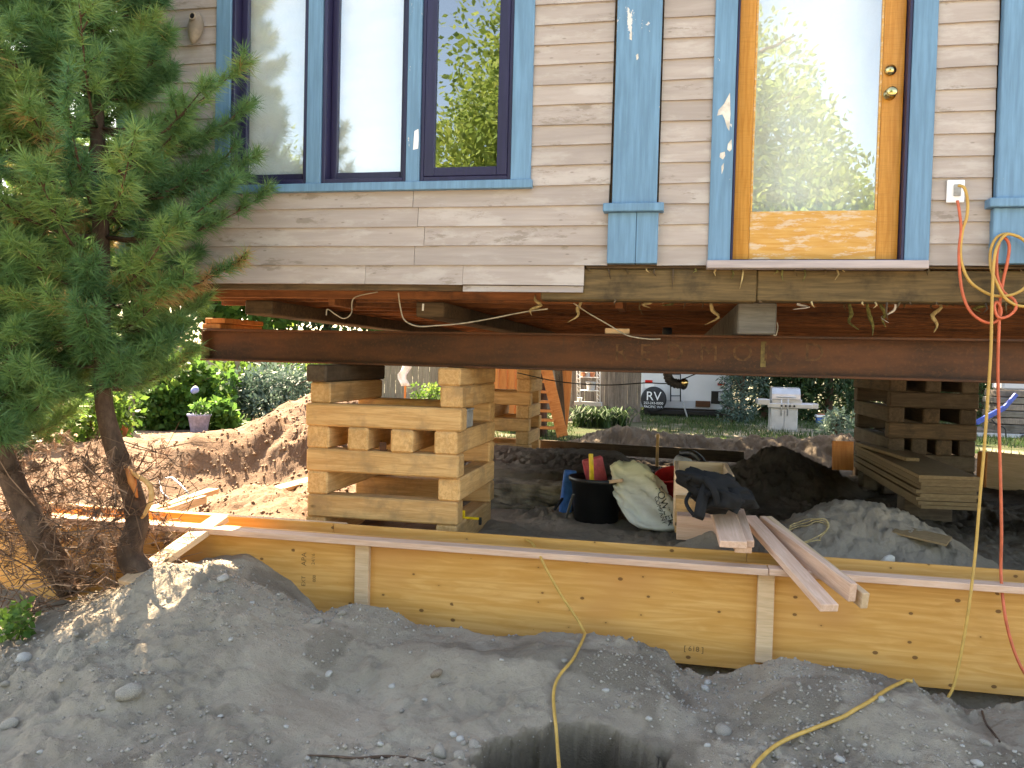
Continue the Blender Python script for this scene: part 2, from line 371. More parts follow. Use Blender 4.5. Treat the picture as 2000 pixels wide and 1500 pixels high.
def np_mesh(name, V, F, mat, parent=None, col=None, smooth=False, loc=(0, 0, 0)):
    """V (n,3), F (m,k) numpy arrays, quickly"""
    me = bpy.data.meshes.new(name); n, m, k = len(V), len(F), F.shape[1]
    me.vertices.add(n); me.vertices.foreach_set('co', np.ascontiguousarray(V, dtype=np.float32).ravel())
    me.loops.add(m * k); me.loops.foreach_set('vertex_index', np.ascontiguousarray(F, dtype=np.int32).ravel())
    me.polygons.add(m); me.polygons.foreach_set('loop_start', np.arange(0, m * k, k, dtype=np.int32))
    me.polygons.foreach_set('loop_total', np.full(m, k, dtype=np.int32))
    if smooth: me.polygons.foreach_set('use_smooth', np.ones(m, dtype=bool))
    me.materials.append(MAT[mat])
    if col is not None:
        at_ = me.attributes.new('col', 'FLOAT', 'POINT'); at_.data.foreach_set('value', np.asarray(col, dtype=np.float32))
    me.update(calc_edges=True)
    o = bpy.data.objects.new(name, me); o.location = loc
    return link(o, parent)
_boxcache = {}
def box_mesh(sx, sy, sz, bev, mat, name):
    key = (round(sx, 4), round(sy, 4), round(sz, 4), round(bev, 4), mat, name)
    if key in _boxcache: return _boxcache[key]
    bm = bmesh.new(); bmesh.ops.create_cube(bm, size=1.0)
    for v in bm.verts: v.co = Vector((v.co.x * sx, v.co.y * sy, v.co.z * sz))
    if bev > 0: bmesh.ops.bevel(bm, geom=list(bm.edges), offset=bev, segments=1, affect='EDGES')
    me = bpy.data.meshes.new(name); bm.to_mesh(me); bm.free(); me.materials.append(MAT[mat]); _boxcache[key] = me
    return me
def box(name, size, loc, mat, parent=None, rot=(0, 0, 0), bev=0.004):
    o = bpy.data.objects.new(name, box_mesh(*size, min(bev, min(size) * 0.3), mat, name)); o.location = loc; o.rotation_euler = rot
    return link(o, parent)
def bx(name, x0, x1, y0, y1, z0, z1, mat, parent=None, bev=0.003):
    return box(name, (x1 - x0, y1 - y0, z1 - z0), ((x0 + x1) / 2, (y0 + y1) / 2, (z0 + z1) / 2), mat, parent, bev=bev)
def beam_between(name, a, b, w, h, mat, parent=None, bev=0.004, twist=0.0):
    """a squared length of wood from a to b; local X runs along it"""
    a, b = Vector(a), Vector(b); d = b - a
    q = d.to_track_quat('X', 'Z'); e = (q @ Euler((twist, 0, 0)).to_quaternion()).to_euler()
    return box(name, (d.length, w, h), (a + b) / 2, mat, parent, e, bev)
def catmull(pts, n=10):
    P = [Vector(p) for p in pts]; P = [P[0] * 2 - P[1]] + P + [P[-1] * 2 - P[-2]]; out = []
    for i in range(1, len(P) - 2):
        for k in range(n):
            t = k / n; a, b, c, d = P[i - 1], P[i], P[i + 1], P[i + 2]
            out.append(0.5 * ((2 * b) + (c - a) * t + (2 * a - 5 * b + 4 * c - d) * t * t + (3 * b - a - 3 * c + d) * t ** 3))
    out.append(P[-2]); return out
def tube_geo(pts, rad, sides=8):
    pts = [Vector(p) for p in pts]; n = len(pts)
    rads = rad if hasattr(rad, '__len__') else [rad] * n
    V, F = [], []; up = Vector((0.13, 0.21, 0.97))
    prev = None
    for i, p in enumerate(pts):
        t = (pts[min(i + 1, n - 1)] - pts[max(i - 1, 0)]).normalized()
        if prev is None:
            u = t.cross(up)
            if u.length < 1e-4: u = t.cross(Vector((1, 0, 0)))
            u.normalize()
        else: u = (prev - t * prev.dot(t)).normalized()
        prev = u; w = t.cross(u)
        for k in range(sides):
            a = 2 * math.pi * k / sides; V.append(p + (u * math.cos(a) + w * math.sin(a)) * rads[i])
    for i in range(n - 1):
        for k in range(sides):
            k2 = (k + 1) % sides; F.append((i * sides + k, i * sides + k2, (i + 1) * sides + k2, (i + 1) * sides + k))
    F.append(tuple(range(sides - 1, -1, -1))); F.append(tuple((n - 1) * sides + k for k in range(sides)))
    return V, F
def tube(name, pts, rad, mat, parent=None, sides=8, smooth_n=0):
    if smooth_n: pts = catmull(pts, smooth_n)
    if hasattr(rad, '__len__') and smooth_n:
        rr = np.interp(np.linspace(0, 1, len(pts)), np.linspace(0, 1, len(rad)), rad)
        rad = list(rr)
    V, F = tube_geo(pts, rad, sides); return mesh_obj(name, V, F, mat, parent, smooth=True)
def lathe(name, prof, loc, mat, parent=None, n=28, rot=(0, 0, 0), close=True):
    V, F = [], []
    for r, z in prof:
        for k in range(n):
            a = 2 * math.pi * k / n; V.append((r * math.cos(a), r * math.sin(a), z))
    for i in range(len(prof) - 1):
        for k in range(n):
            k2 = (k + 1) % n; F.append((i * n + k, i * n + k2, (i + 1) * n + k2, (i + 1) * n + k))
    if close: F.append(tuple(range(n - 1, -1, -1))); F.append(tuple((len(prof) - 1) * n + k for k in range(n)))
    return mesh_obj(name, V, F, mat, parent, loc, rot, smooth=True)
def text_mesh(name, body, size, mat, parent=None, M=Matrix(), extrude=0.0006, spacing=1.0):
    cu = bpy.data.curves.new('lettering_curve', 'FONT'); cu.body = body; cu.size = size; cu.extrude = extrude
    cu.align_x = 'CENTER'; cu.align_y = 'CENTER'; cu.space_character = spacing
    tmp = bpy.data.objects.new('lettering_curve', cu); COL.objects.link(tmp)
    bpy.context.view_layer.update()
    me = bpy.data.meshes.new_from_object(tmp.evaluated_get(bpy.context.evaluated_depsgraph_get()))
    bpy.data.objects.remove(tmp); bpy.data.curves.remove(cu)
    me.materials.clear(); me.materials.append(MAT[mat]); me.name = name
    o = bpy.data.objects.new(name, me); o.matrix_basis = M
    return link(o, parent)
def flat_M(loc, xdir, updir):
    x = Vector(xdir).normalized(); z = x.cross(Vector(updir)).normalized(); y = z.cross(x)
    m = Matrix((x, y, z)).transposed().to_4x4(); m.translation = Vector(loc); return m

# ------------------------------------------------------------------ ground heights
_crest = [(-400, 1290), (-150, 1250), (60, 1215), (180, 1165), (270, 1142), (350, 1116), (395, 1124), (425, 1122), (480, 1152), (560, 1187), (620, 1212), (660, 1206), (700, 1203), (740, 1208), (800, 1230), (880, 1238),
          (960, 1258), (1010, 1262), (1060, 1243), (1130, 1252), (1200, 1262), (1260, 1276), (1300, 1296), (1335, 1330), (1420, 1336), (1475, 1318), (1530, 1303),
          (1600, 1312), (1700, 1330), (1780, 1341), (1830, 1372), (1900, 1394), (2000, 1392), (2300, 1395)]
_cp = [at(x, y, -0.40) for x, y in _crest]
CX = np.array([p.x for p in _cp]); CZ = np.array([p.z for p in _cp])
def gauss(X, Y, cx, cy, sx, sy, p=2.0):
    return np.exp(-((np.abs(X - cx) / sx) ** p + (np.abs(Y - cy) / sy) ** p))
def cone(X, Y, cx, cy, rx, ry):
    d = np.sqrt(((X - cx) / rx) ** 2 + ((Y - cy) / ry) ** 2); d = np.sqrt(d * d + 0.008)
    return np.clip(1 - d, 0, 1)
def pit_mask(X, Y, grow=0.0):
    d = (np.abs((X + 0.245) / 0.455) ** 2.4 + np.abs((Y + 1.74) / 0.60) ** 2.4) ** (1 / 2.4)
    d = d + 0.20 * fbm(X * 4, Y * 4, 43, 5, 0.62)
    return 1 - sstep(0.93 + grow, 1.06 + grow, d)
def height(X, Y, fine=True):
    X = np.asarray(X, dtype=float); Y = np.asarray(Y, dtype=float)
    wx = X + 0.10 * vnoise(X * 3, Y * 3, 41); wy = Y + 0.10 * vnoise(X * 3 + 50, Y * 3, 42)
    crest = np.interp(X, CX, CZ)
    base = 0.02 + 0.02 * X * 0
    fall = sstep(-1.25, -0.45, Y + 0.12 * vnoise(X * 2.2, Y * 0.5, 5))
    fore = base * (1 - fall) + crest * fall
    fore = fore + 0.20 * gauss(wx, wy, -2.35, -1.05, 0.75, 0.55)
    fore = fore + 0.10 * gauss(wx, wy, -0.9, -0.75, 0.35, 0.2) + 0.05 * gauss(wx, wy, 0.75, -0.8, 0.5, 0.2)
    fore = fore - 0.10 * gauss(wx, wy, -1.45, -0.95, 0.28, 0.28)
    fore = fore - (0.62 + 0.25 * fbm(X * 9, Y * 9, 46, 4, 0.6)) * pit_mask(X, Y)
    fore = fore - 0.28 * sstep(-0.30, -0.14, Y) * sstep(-2.3, -1.7, X)        # drops into the trench at the boards
    # under the house
    ins = 0.40 + 0.03 * vnoise(X * 1.3, Y * 1.3, 8)
    ins = ins + 0.24 * sstep(2.02, 2.12, wy) * (1 - sstep(-0.55, -0.25, X)) * sstep(-2.9, -2.5, X) * (1 - sstep(4.2, 5.0, Y))
    ins = ins + 0.46 * cone(wx, wy, 1.08, 3.75, 0.85, 0.85)
    ins = ins + 0.40 * cone(wx, wy, 1.22, 1.02, 0.85, 0.72) + 0.18 * cone(wx, wy, 0.25, 0.52, 0.32, 0.30)
    ins = ins + 0.10 * cone(wx, wy, 2.2, 2.9, 0.9, 0.6)
    # yard behind and the garden at the left
    yard = 0.20 + 0.03 * vnoise(X * 0.5, Y * 0.5, 9)
    t_y = sstep(5.6, 6.6, Y); t_x = 1 - sstep(-4.0, -3.2, X)
    h = ins * (1 - t_y) + yard * t_y
    left = 0.28 + 0.05 * vnoise(X * 1.2, Y * 1.2, 10)
    left = left * (1 - sstep(6.5, 9.0, Y)) + yard * sstep(6.5, 9.0, Y)
    h = h * (1 - t_x) + left * t_x
    pile = 0
    def mound(cx, cy, rx, ry, a):
        return a * (0.55 * gauss(wx, wy, cx, cy, rx * 0.62, ry * 0.62) + 0.55 * cone(wx, wy, cx, cy, rx, ry))
    for p in ((-4.05, 3.1, 0.95, 0.75, 0.62), (-3.3, 2.9, 0.6, 0.6, 0.36), (-4.7, 2.6, 0.8, 0.6, 0.38), (-5.0, 5.9, 1.6, 1.2, 0.58), (-4.1, 6.2, 1.3, 1.0, 0.50),
              (-3.25, 1.25, 0.5, 0.45, 0.14), (-2.75, 1.0, 0.5, 0.35, 0.10), (-6.9, 4.6, 0.9, 0.7, 0.20), (-2.9, 1.9, 0.7, 0.4, 0.10),
              (-0.7, 7.2, 1.4, 0.9, 0.42), (0.9, 7.3, 1.7, 0.9, 0.33), (2.4, 7.0, 1.6, 0.9, 0.38), (3.7, 7.0, 1.6, 0.9, 0.30)):
        pile = pile + mound(*p)
    h = h + pile
    w = sstep(-0.06, 0.22, Y) * sstep(-4.6, -3.4, X) + sstep(-0.8, 0.6, Y) * (1 - sstep(-4.6, -3.4, X))
    w = np.clip(w, 0, 1)
    h = fore * (1 - w) + h * w
    if fine:
        near = 1 - sstep(6.0, 12.0, Y)
        rough = 0.4 + 1.2 * sstep(0.0, 0.5, fbm(X * 1.5, Y * 1.5, 77, 3) + 0.25)
        h = h + near * (0.045 * fbm(X * 3.5, Y * 3.5, 11, 3) + rough * 0.028 * fbm(X * 14, Y * 14, 12, 4, 0.6))
        lump = vnoise(X * 30, Y * 30, 13) + 0.5 * vnoise(X * 61, Y * 61, 14)
        h = h + near * 0.022 * np.clip(lump - 0.12, 0, 1) * rough * 1.3
        h = h + near * np.clip(pile * 3, 0, 1) * (0.09 * fbm(X * 5, Y * 5, 15, 6, 0.64) + 0.04 * np.abs(vnoise(X * 20, Y * 20, 16)))
    return h
def ground_z(x, y): return float(height(np.array([x]), np.array([y]))[0])
def ground_at(x, y, tmin=2.0, tmax=40.0):
    d = ray(x, y); ts = np.linspace(tmin, tmax, 6000)
    px = CAM.x + d.x * ts; py = CAM.y + d.y * ts; pz = CAM.z + d.z * ts
    below = np.nonzero(pz < height(px, py))[0]
    i = below[0] if len(below) else len(ts) - 1
    return Vector((px[i], py[i], pz[i]))

def build_ground():
    xs = np.concatenate([-3.7 - np.cumsum(0.02 * 1.09 ** np.arange(85))[::-1], np.arange(-3.7, 2.7, 0.0125), 2.7 + np.cumsum(0.02 * 1.09 ** np.arange(85))])
    ys = np.concatenate([-2.2 - np.cumsum(0.02 * 1.12 ** np.arange(55))[::-1], np.arange(-2.2, 0.0, 0.0125), np.arange(0.0, 7.5, 0.03), 7.5 + np.cumsum(0.04 * 1.06 ** np.arange(100))])
    X, Y = np.meshgrid(xs, ys); H = height(X, Y)
    V = np.stack([X.ravel(), Y.ravel(), H.ravel()], 1)
    nx, ny = len(xs), len(ys); i = np.arange(nx * ny).reshape(ny, nx)
    F = np.stack([i[:-1, :-1].ravel(), i[:-1, 1:].ravel(), i[1:, 1:].ravel(), i[1:, :-1].ravel()], 1)
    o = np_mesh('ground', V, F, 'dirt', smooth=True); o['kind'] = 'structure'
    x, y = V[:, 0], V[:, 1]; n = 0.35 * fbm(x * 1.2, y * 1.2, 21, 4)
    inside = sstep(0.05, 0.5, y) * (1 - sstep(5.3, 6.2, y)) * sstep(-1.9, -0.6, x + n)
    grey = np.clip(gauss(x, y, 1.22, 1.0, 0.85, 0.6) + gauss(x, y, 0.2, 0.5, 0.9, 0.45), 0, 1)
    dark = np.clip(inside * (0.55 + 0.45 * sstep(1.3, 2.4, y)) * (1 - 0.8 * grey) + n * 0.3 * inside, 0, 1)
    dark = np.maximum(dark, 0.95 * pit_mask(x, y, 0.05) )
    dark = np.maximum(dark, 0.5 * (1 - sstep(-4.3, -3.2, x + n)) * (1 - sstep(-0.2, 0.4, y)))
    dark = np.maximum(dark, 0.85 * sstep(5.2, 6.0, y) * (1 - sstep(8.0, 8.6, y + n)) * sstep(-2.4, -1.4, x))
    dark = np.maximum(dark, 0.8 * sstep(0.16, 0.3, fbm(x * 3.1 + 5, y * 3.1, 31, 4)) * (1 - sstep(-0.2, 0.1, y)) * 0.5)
    sand = sstep(0.3, 0.9, y) * (1 - sstep(-2.2, -0.9, x + n)) * (1 - sstep(8.2, 8.9, y + n))
    grass = np.maximum(sstep(7.9, 8.7, y + 1.5 * n + 0.15 * x * 0), 0) * (1 - 0.5 * sstep(-0.05, 0.1, n))
    wet_shade = pit_mask(x, y, 0.03)  # pit's shade painted into the soil colour, together with its moist earth
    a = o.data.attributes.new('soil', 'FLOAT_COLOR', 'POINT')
    c = np.stack([np.clip(dark, 0, 1), np.clip(sand, 0, 1), np.clip(grass, 0, 1), wet_shade], 1).astype(np.float32)
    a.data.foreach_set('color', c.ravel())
build_ground()

# ================================================================== HOUSE
HX0, HX1, HY1 = -3.45, 7.6, 6.1
house = empty('house', (HX0, 0, 2.03), 'taupe clapboard house with blue trim, jacked up on steel beams and timber cribs', 'house')
EXP, Z0 = 0.1125, 2.145
def lap_board(name, x0, x1, z, parent, h=EXP, M=None, mat='siding', over=0.02, tb=0.020):
    """one bevelled siding board, thick at its lower edge, with a little cup and wobble"""
    L = x1 - x0; n = max(2, int(L / 0.35)); V, F = [], []
    ph = random.uniform(0, 6)
    for i in range(n + 1):
        x = -L / 2 + L * i / n; w = 0.0016 * math.sin(ph + i * 1.7) ; wz = 0.0018 * math.sin(ph * 2 + i * 1.1)
        V += [(x, 0.004, 0), (x, -tb + w, 0 + wz), (x, -tb * 0.92 + w, 0.004 + wz), (x, -0.006, h + over), (x, 0.004, h + over)]
    for i in range(n):
        a, b = i * 5, i * 5 + 5
        for k in range(5):
            k2 = (k + 1) % 5; F.append((a + k, b + k, b + k2, a + k2))
    F.append((0, 1, 2, 3, 4)); F.append(tuple(n * 5 + k for k in (4, 3, 2, 1, 0)))
    o = mesh_obj(name, V, F, mat)
    m = Matrix.Translation(((x0 + x1) / 2, 0, z))
    o.matrix_basis = (M @ m) if M else m
    o.parent = parent; o.matrix_parent_inverse = world(parent).inverted()
    return o
XT_L, XT_R = fx(424), fx(1039)                    # window casing outer edges
XP_L, XP_R = fx(1188, y=470), fx(1285, y=470)     # pilaster base
XD_L, XD_R = fx(1390, y=250), fx(1821, y=250)     # door casing
XC_L = fx(1930, y=470)                            # corner pilaster at the right
ZS = fz(800, 374)                                 # underside of the window sill board
ZTOP = 5.0
X_STEP = fx(1141, y=545)                          # where the lowest course stops
def course(z, x0, x1, M=None, parent=house):
    x = x0
    if x1 - x0 < 0.05: return
    cuts = [x0]
    while True:
        x += random.uniform(1.2, 2.6)
        if x > x1 - 0.4: break
        cuts.append(x)
    cuts.append(x1)
    for a, b in zip(cuts[:-1], cuts[1:]): lap_board('siding_board', a + 0.0015, b - 0.0015, z, parent, M=M)
z = Z0 - EXP
for seg in ((HX0, fx(715, y=540)), (fx(715, y=540), fx(905, y=540)), (fx(905, y=540), X_STEP)):
    lap_board('siding_board', seg[0] + 0.001, seg[1] - 0.001, z, house)
lap_board('siding_board', fx(905, y=565), X_STEP - 0.004, z - 0.040, house, h=0.036, over=0.0, tb=0.014)
z = Z0
k = 0
while z < ZTOP - 0.05:
    if z + EXP < ZS + 0.03:
        course(z, HX0, XP_L)
    else:
        course(z, HX0, XT_L + 0.003); course(z, XT_R - 0.003, XP_L + 0.004)
    course(z, XP_R - 0.004, XD_L + 0.004); course(z, XD_R - 0.004, XC_L + 0.004); course(z, XC_L + 0.3, HX1)
    z += EXP; k += 1
# backing wall behind the boards, pierced for windows and door
def wall_piece(x0, x1, z0, z1): bx('wall_sheathing', x0, x1, 0.005, 0.09, z0, z1, 'old_timber', house, 0)
XW_L, XW_R = fx(452), fx(1000)
ZWB = fz(720, 362); ZWT = 4.25
XDO_L, XDO_R = fx(1433, y=250), fx(1773, y=250); ZDB = fz(1600, 506); ZDT = 4.25
wall_piece(HX0, XW_L, Z0, ZTOP); wall_piece(XW_L, XW_R, Z0, ZWB); wall_piece(XW_L, XW_R, ZWT, ZTOP)
wall_piece(XW_R, XDO_L, Z0, ZTOP); wall_piece(XDO_L, XDO_R, ZDT, ZTOP); wall_piece(XDO_R, HX1, Z0, ZTOP)
# the other three walls
Ml = Matrix.Rotation(-math.pi / 2, 4, 'Z'); Ml.translation = (HX0, 0, 0)
z = Z0 - EXP
while z < ZTOP - 0.05:
    lap_board('siding_board', -HY1, -0.01, z, house, M=Ml); z += EXP
bx('wall_sheathing', HX0 + 0.005, HX0 + 0.09, 0.09, HY1, Z0, ZTOP, 'old_timber', house, 0)
bx('wall_sheathing', HX1 - 0.09, HX1, 0.09, HY1, Z0, ZTOP, 'siding', house, 0)
bx('wall_sheathing', HX0 + 0.09, HX1 - 0.09, HY1 - 0.09, HY1, Z0, ZTOP, 'siding', house, 0)
bx('corner_board', HX0 - 0.03, HX0 + 0.10, -0.032, -0.001, Z0 - EXP, ZTOP, 'blue_paint', house)
bx('ceiling', HX0 + 0.09, HX1 - 0.09, 0.09, HY1 - 0.09, 4.80, 4.84, 'dark_room', house, 0)
roof = mesh_obj('roof', [(HX0 - .4, -.5, 4.95), (HX1 + .4, -.5, 4.95), (HX1 + .4, HY1 + .5, 4.95), (HX0 - .4, HY1 + .5, 4.95), (HX0 - .4, HY1 / 2, 7.2), (HX1 + .4, HY1 / 2, 7.2)],
                [(0, 1, 5, 4), (2, 3, 4, 5), (0, 4, 3), (1, 2, 5), (3, 2, 1, 0)], 'roofing', house)
# --- window
win = empty('window', ((XT_L + XT_R) / 2, 0, ZS), parent=house)
ZSB = ZS + 0.048
def vcase(x0, x1, mat='blue_paint', y=-0.030): return bx('casing', x0, x1, y, 0.01, ZSB, ZWT + 0.15, mat, win)
vcase(XT_L, XW_L); vcase(fx(602), fx(630)); vcase(fx(796), fx(822), 'blue_chipped'); vcase(XW_R, XT_R)
bx('sill', XT_L - 0.01, XT_R + 0.012, -0.050, 0.0, ZS, ZSB, 'blue_paint', win)
for i, (xa, xb, yb) in enumerate(((452, 602, 366), (630, 796, 360), (822, 1000, 354))):
    a, b = fx(xa) + 0.001, fx(xb) - 0.001; zb = ZSB + 0.003; y0, y1, ys = (-0.016, 0.10, 0.070) if i < 2 else (-0.014, 0.06, -0.004)
    fw = 0.022
    bx('frame', a, a + fw, y0, y1, zb, ZWT, 'navy_paint', win); bx('frame', b - fw, b, y0, y1, zb, ZWT, 'navy_paint', win)
    bx('frame', a + fw, b - fw, y0, y1, zb, zb + 0.030, 'navy_paint', win); bx('frame', a + fw, b - fw, y0, y1, ZWT - 0.05, ZWT, 'navy_paint', win)
    sw = 0.040 if i < 2 else 0.062; y2 = ys + 0.028
    s0, s1, zs = a + fw + .001, b - fw - .001, zb + 0.032
    bx('sash', s0, s0 + sw, ys - .012, y2, zs, ZWT - .052, 'navy_paint', win); bx('sash', s1 - sw, s1, ys - .012, y2, zs, ZWT - .052, 'navy_paint', win)
    rl = 0.050
    bx('sash', s0 + sw, s1 - sw, ys - .011, y2, zs, zs + rl, 'navy_paint', win)
    bx('pane', s0 + sw - .004, s1 - sw + .004, ys + .006, ys + .010, zs + rl - .004, ZWT - .06, 'glass', win, 0)
def curtain(name, x0, x1, z0, z1, y, label, amp=0.010):
    nx, nz = 30, 60; V, F = [], []
    X, Zg = np.meshgrid(np.linspace(x0, x1, nx), np.linspace(z0, z1, nz))
    D = amp * (np.sin(Zg * 34 + 3 * fbm(X * 3, Zg * 2, 61, 3)) ** 3) + 0.02 * fbm(X * 5, Zg * 7, 63, 3)
    Vv = np.stack([X.ravel(), (y + D).ravel(), Zg.ravel()], 1); i = np.arange(nx * nz).reshape(nz, nx)
    Ff = np.stack([i[:-1, :-1].ravel(), i[:-1, 1:].ravel(), i[1:, 1:].ravel(), i[1:, :-1].ravel()], 1)
    Vb = Vv + np.array([0, 0.002, 0])
    o = np_mesh(name, np.concatenate([Vv, Vb]), np.concatenate([Ff, Ff[:, ::-1] + nx * nz]), 'curtain_cloth', smooth=True)
    setp(o, label, 'curtain')
curtain('curtain', fx(445), fx(606), ZWB - .06, ZWT, 0.135, 'pale folded sheet hanging inside the left window pane')
curtain('curtain', fx(640), fx(800), ZWB - .06, ZWT, 0.135, 'pale folded sheet hanging inside the middle window pane')
curtain('curtain', fx(1440), fx(1760), ZDB, ZDT, 0.20, 'pale sheet hanging behind the glass of the wooden door', 0.004)
# --- pilasters
def pilaster(x0, x1, xb0, xb1, zc):
    p = empty('pilaster', ((x0 + x1) / 2, 0, Z0), parent=house)
    bx('shaft', x0, x1, -0.050, 0.0, zc + 0.05, ZTOP, 'blue_chipped', p, 0.004)
    xm = xb0 + (xb1 - xb0) * 0.57
    bx('base_board', xb0, xm - 0.001, -0.058, 0.0, Z0 + 0.006, zc + 0.002, 'blue_paint', p, 0.003)
    bx('base_board', xm + 0.001, xb1, -0.058, 0.0, Z0 + 0.006, zc + 0.002, 'blue_paint', p, 0.003)
    bx('cap', xb0 - 0.028, xb1 + 0.028, -0.088, 0.0, zc + 0.003, zc + 0.049, 'blue_paint', p, 0.004)
ZC = fz(1237, 419)
pilaster(fx(1202, y=200), fx(1289, y=200), XP_L, XP_R, ZC)
pilaster(XC_L + 0.012, XC_L + 0.36, XC_L, XC_L + 0.375, ZC)
# --- door
door = empty('door', ((XDO_L + XDO_R) / 2, 0.05, ZDB), parent=house)
bx('casing', XD_L, XDO_L, -0.032, 0.01, Z0 + 0.004, ZDT + .1, 'blue_chipped', door); bx('casing', XDO_R, XD_R, -0.032, 0.01, Z0 + 0.004, ZDT + .1, 'blue_paint', door)
bx('jamb', XDO_L + .001, XDO_L + 0.014, -0.026, 0.10, ZDB - .02, ZDT, 'navy_paint', door); bx('jamb', XDO_R - 0.016, XDO_R - .001, -0.026, 0.10, ZDB - .02, ZDT, 'navy_paint', door)
bx('sill', XD_L - 0.006, XD_R - 0.008, -0.070, 0.02, fz(1600, 527), fz(1600, 511), 'sill_paint', door, 0.004)
bx('threshold', XDO_L, XDO_R, -0.024, 0.09, fz(1600, 511) + .002, ZDB - 0.004, 'navy_paint', door)
dl, dr = XDO_L + 0.017, XDO_R - 0.019; gl, gr = fx(1470, 0.04, 250), fx(1719, 0.04, 250); zg = fz(1600, 412, 0.04)
bx('stile', dl, gl, 0.030, 0.072, ZDB, ZDT, 'door_wood', door); bx('stile', gr, dr, 0.030, 0.072, ZDB, ZDT, 'door_wood', door)
bx('bottom_rail', gl + .001, gr - .001, 0.0315, 0.072, ZDB, zg, 'door_worn', door)
bx('pane', gl - .004, gr + .004, 0.045, 0.049, zg - .004, ZDT - .05, 'glass', door, 0)
bx('glazing_bead', gl + .001, gl + 0.012, 0.034, 0.0445, zg + .001, ZDT - .05, 'door_worn', door, 0.002); bx('glazing_bead', gr - 0.012, gr - .001, 0.034, 0.0445, zg + .001, ZDT - .05, 'door_worn', door, 0.002)
kx = fx(1738, 0.03, 160)
for nm, px, py, prof in (('deadbolt', 1737, 138, [(0.001, .0), (.026, .001), (.029, .004), (.027, .014), (.018, .017), (.016, .021), (.001, .022)]),
                         ('door_knob', 1738, 185, [(0.001, .0), (.030, .001), (.031, .005), (.014, .012), (.012, .032), (.024, .040), (.028, .052), (.022, .062), (.001, .064)])):
    p = at(px, py, 0.029); kn = lathe(nm, prof, (kx, 0.030, p.z), 'brass', door, 20, (math.pi / 2, 0, 0))
def chip(px, py, pts, parent, y=-0.0328, mat='chunk_white'):
    o = at(px, py, y); V = [(o.x + a * .003, y, o.z + b * .003) for a, b in pts]; n = len(V); V += [(a, b + .0012, c) for a, b, c in V]
    mesh_obj('paint_chip', V, [tuple(range(n - 1, -1, -1)), tuple(range(n, 2 * n))] + [(i, (i + 1) % n, n + (i + 1) % n, n + i) for i in range(n)], mat, parent)
chip(1418, 212, [(6, 28), (2, 20), (-4, 8), (-13, -2), (-15, -12), (-6, -10), (-2, -18), (3, -34), (7, -40), (8, -10)], door)
chip(1424, 285, [(4, 12), (-2, 4), (-3, -6), (1, -10), (5, -6)], door); chip(1411, 303, [(4, 6), (-4, 4), (-5, -3), (1, -8), (5, -1)], door); chip(1410, 325, [(3, 6), (-1, 0), (0, -14), (3, -4)], door)
chip(813, 268, [(4, 16), (-4, 12), (-5, -4), (-6, -24), (4, -22), (5, -4)], win, -0.0312, 'white_paint'); chip(1232, 70, [(2, 8), (-2, 4), (-2, -6), (2, -8)], win, -0.0512); chip(1244, 110, [(2, 5), (-2, 2), (0, -7), (3, -3)], win, -0.0512)
# --- gourd birdhouse and outlet
bp = at(392, 55, -0.03)
bh = empty('birdhouse', (bp.x, -0.03, bp.z - .1), 'grey gourd birdhouse with a round hole, hung by the left window', 'birdhouse')
prof = []
for i in range(15):
    s = i / 14; prof.append((max(0.001, 0.058 * math.sin(math.pi * min(1, s ** 0.75 * 1.0)) ** 0.7 * (0.45 + 0.75 * s)), -0.115 + 0.19 * s))
lathe('shell', prof, (bp.x, -0.078, bp.z), 'gourd', bh, 24, (0, R(12), 0))
ringv = [(bp.x + .012 + 0.019 * math.cos(a), -0.137, bp.z + 0.028 + 0.019 * math.sin(a)) for a in np.linspace(0, 2 * math.pi, 17)]
tube('entrance_ring', ringv, 0.004, 'gourd', bh, 6)
lathe('hole_shade_disc', [(0.0, 0), (0.017, 0.0), (0.017, 0.004), (0, 0.004)], (bp.x + .012, -0.1345, bp.z + 0.028), 'black_fabric', bh, 16, (math.pi / 2, 0, 0), close=False)  # flat black disc stands in for the shade inside the hole
op = at(1866, 374, -0.025)
outl = empty('electrical_outlet', (op.x, -0.02, op.z), 'white outlet plate with two cords plugged in beside the door', 'outlet')
bx('cover_plate', op.x - .042, op.x + .042, -0.032, -0.021, op.z - .058, op.z + .058, 'white_paint', outl, 0.004)
box('socket', (0.034, 0.006, 0.060), (op.x + .006, -0.035, op.z + .005), 'grey_plastic', outl)
# --- floor frame
for i in range(15):
    y = 0.30 + i * 0.405
    bx('floor_joist', HX0 + 0.02, HX1 - 0.02, y, y + 0.045, 1.975 + random.uniform(-.006, .006), 2.125, 'joist_wood', house)
for i in range(30):
    x = HX0 + 0.02 + i * 0.364
    bx('floor_plank', x, x + 0.358, 0.09, HY1 - 0.01, 2.1265, 2.1445, 'joist_wood', house, 0.001)
bx('rim_beam', HX0 + .01, X_STEP - 0.25, 0.02, 0.085, 2.00, 2.125, 'old_timber', house)
xj = fx(1478, 0.0, 560)
bx('rim_beam', X_STEP - 0.248, xj, 0.006, 0.14, 1.950, 2.128, 'rim_timber', house, 0.008)
bx('rim_beam', xj + 0.004, HX1, 0.012, 0.14, 1.956, 2.122, 'rim_timber', house, 0.006)
bx('sill_strip', X_STEP + .01, HX1, 0.0, 0.05, 2.13, 2.143, 'old_timber', house)
for x in (fx(1205, .5, 620), -2.2, 3.2):
    bx('blocking', x, x + 0.045, 0.35, 0.70, 1.93, 2.12, 'joist_wood', house)
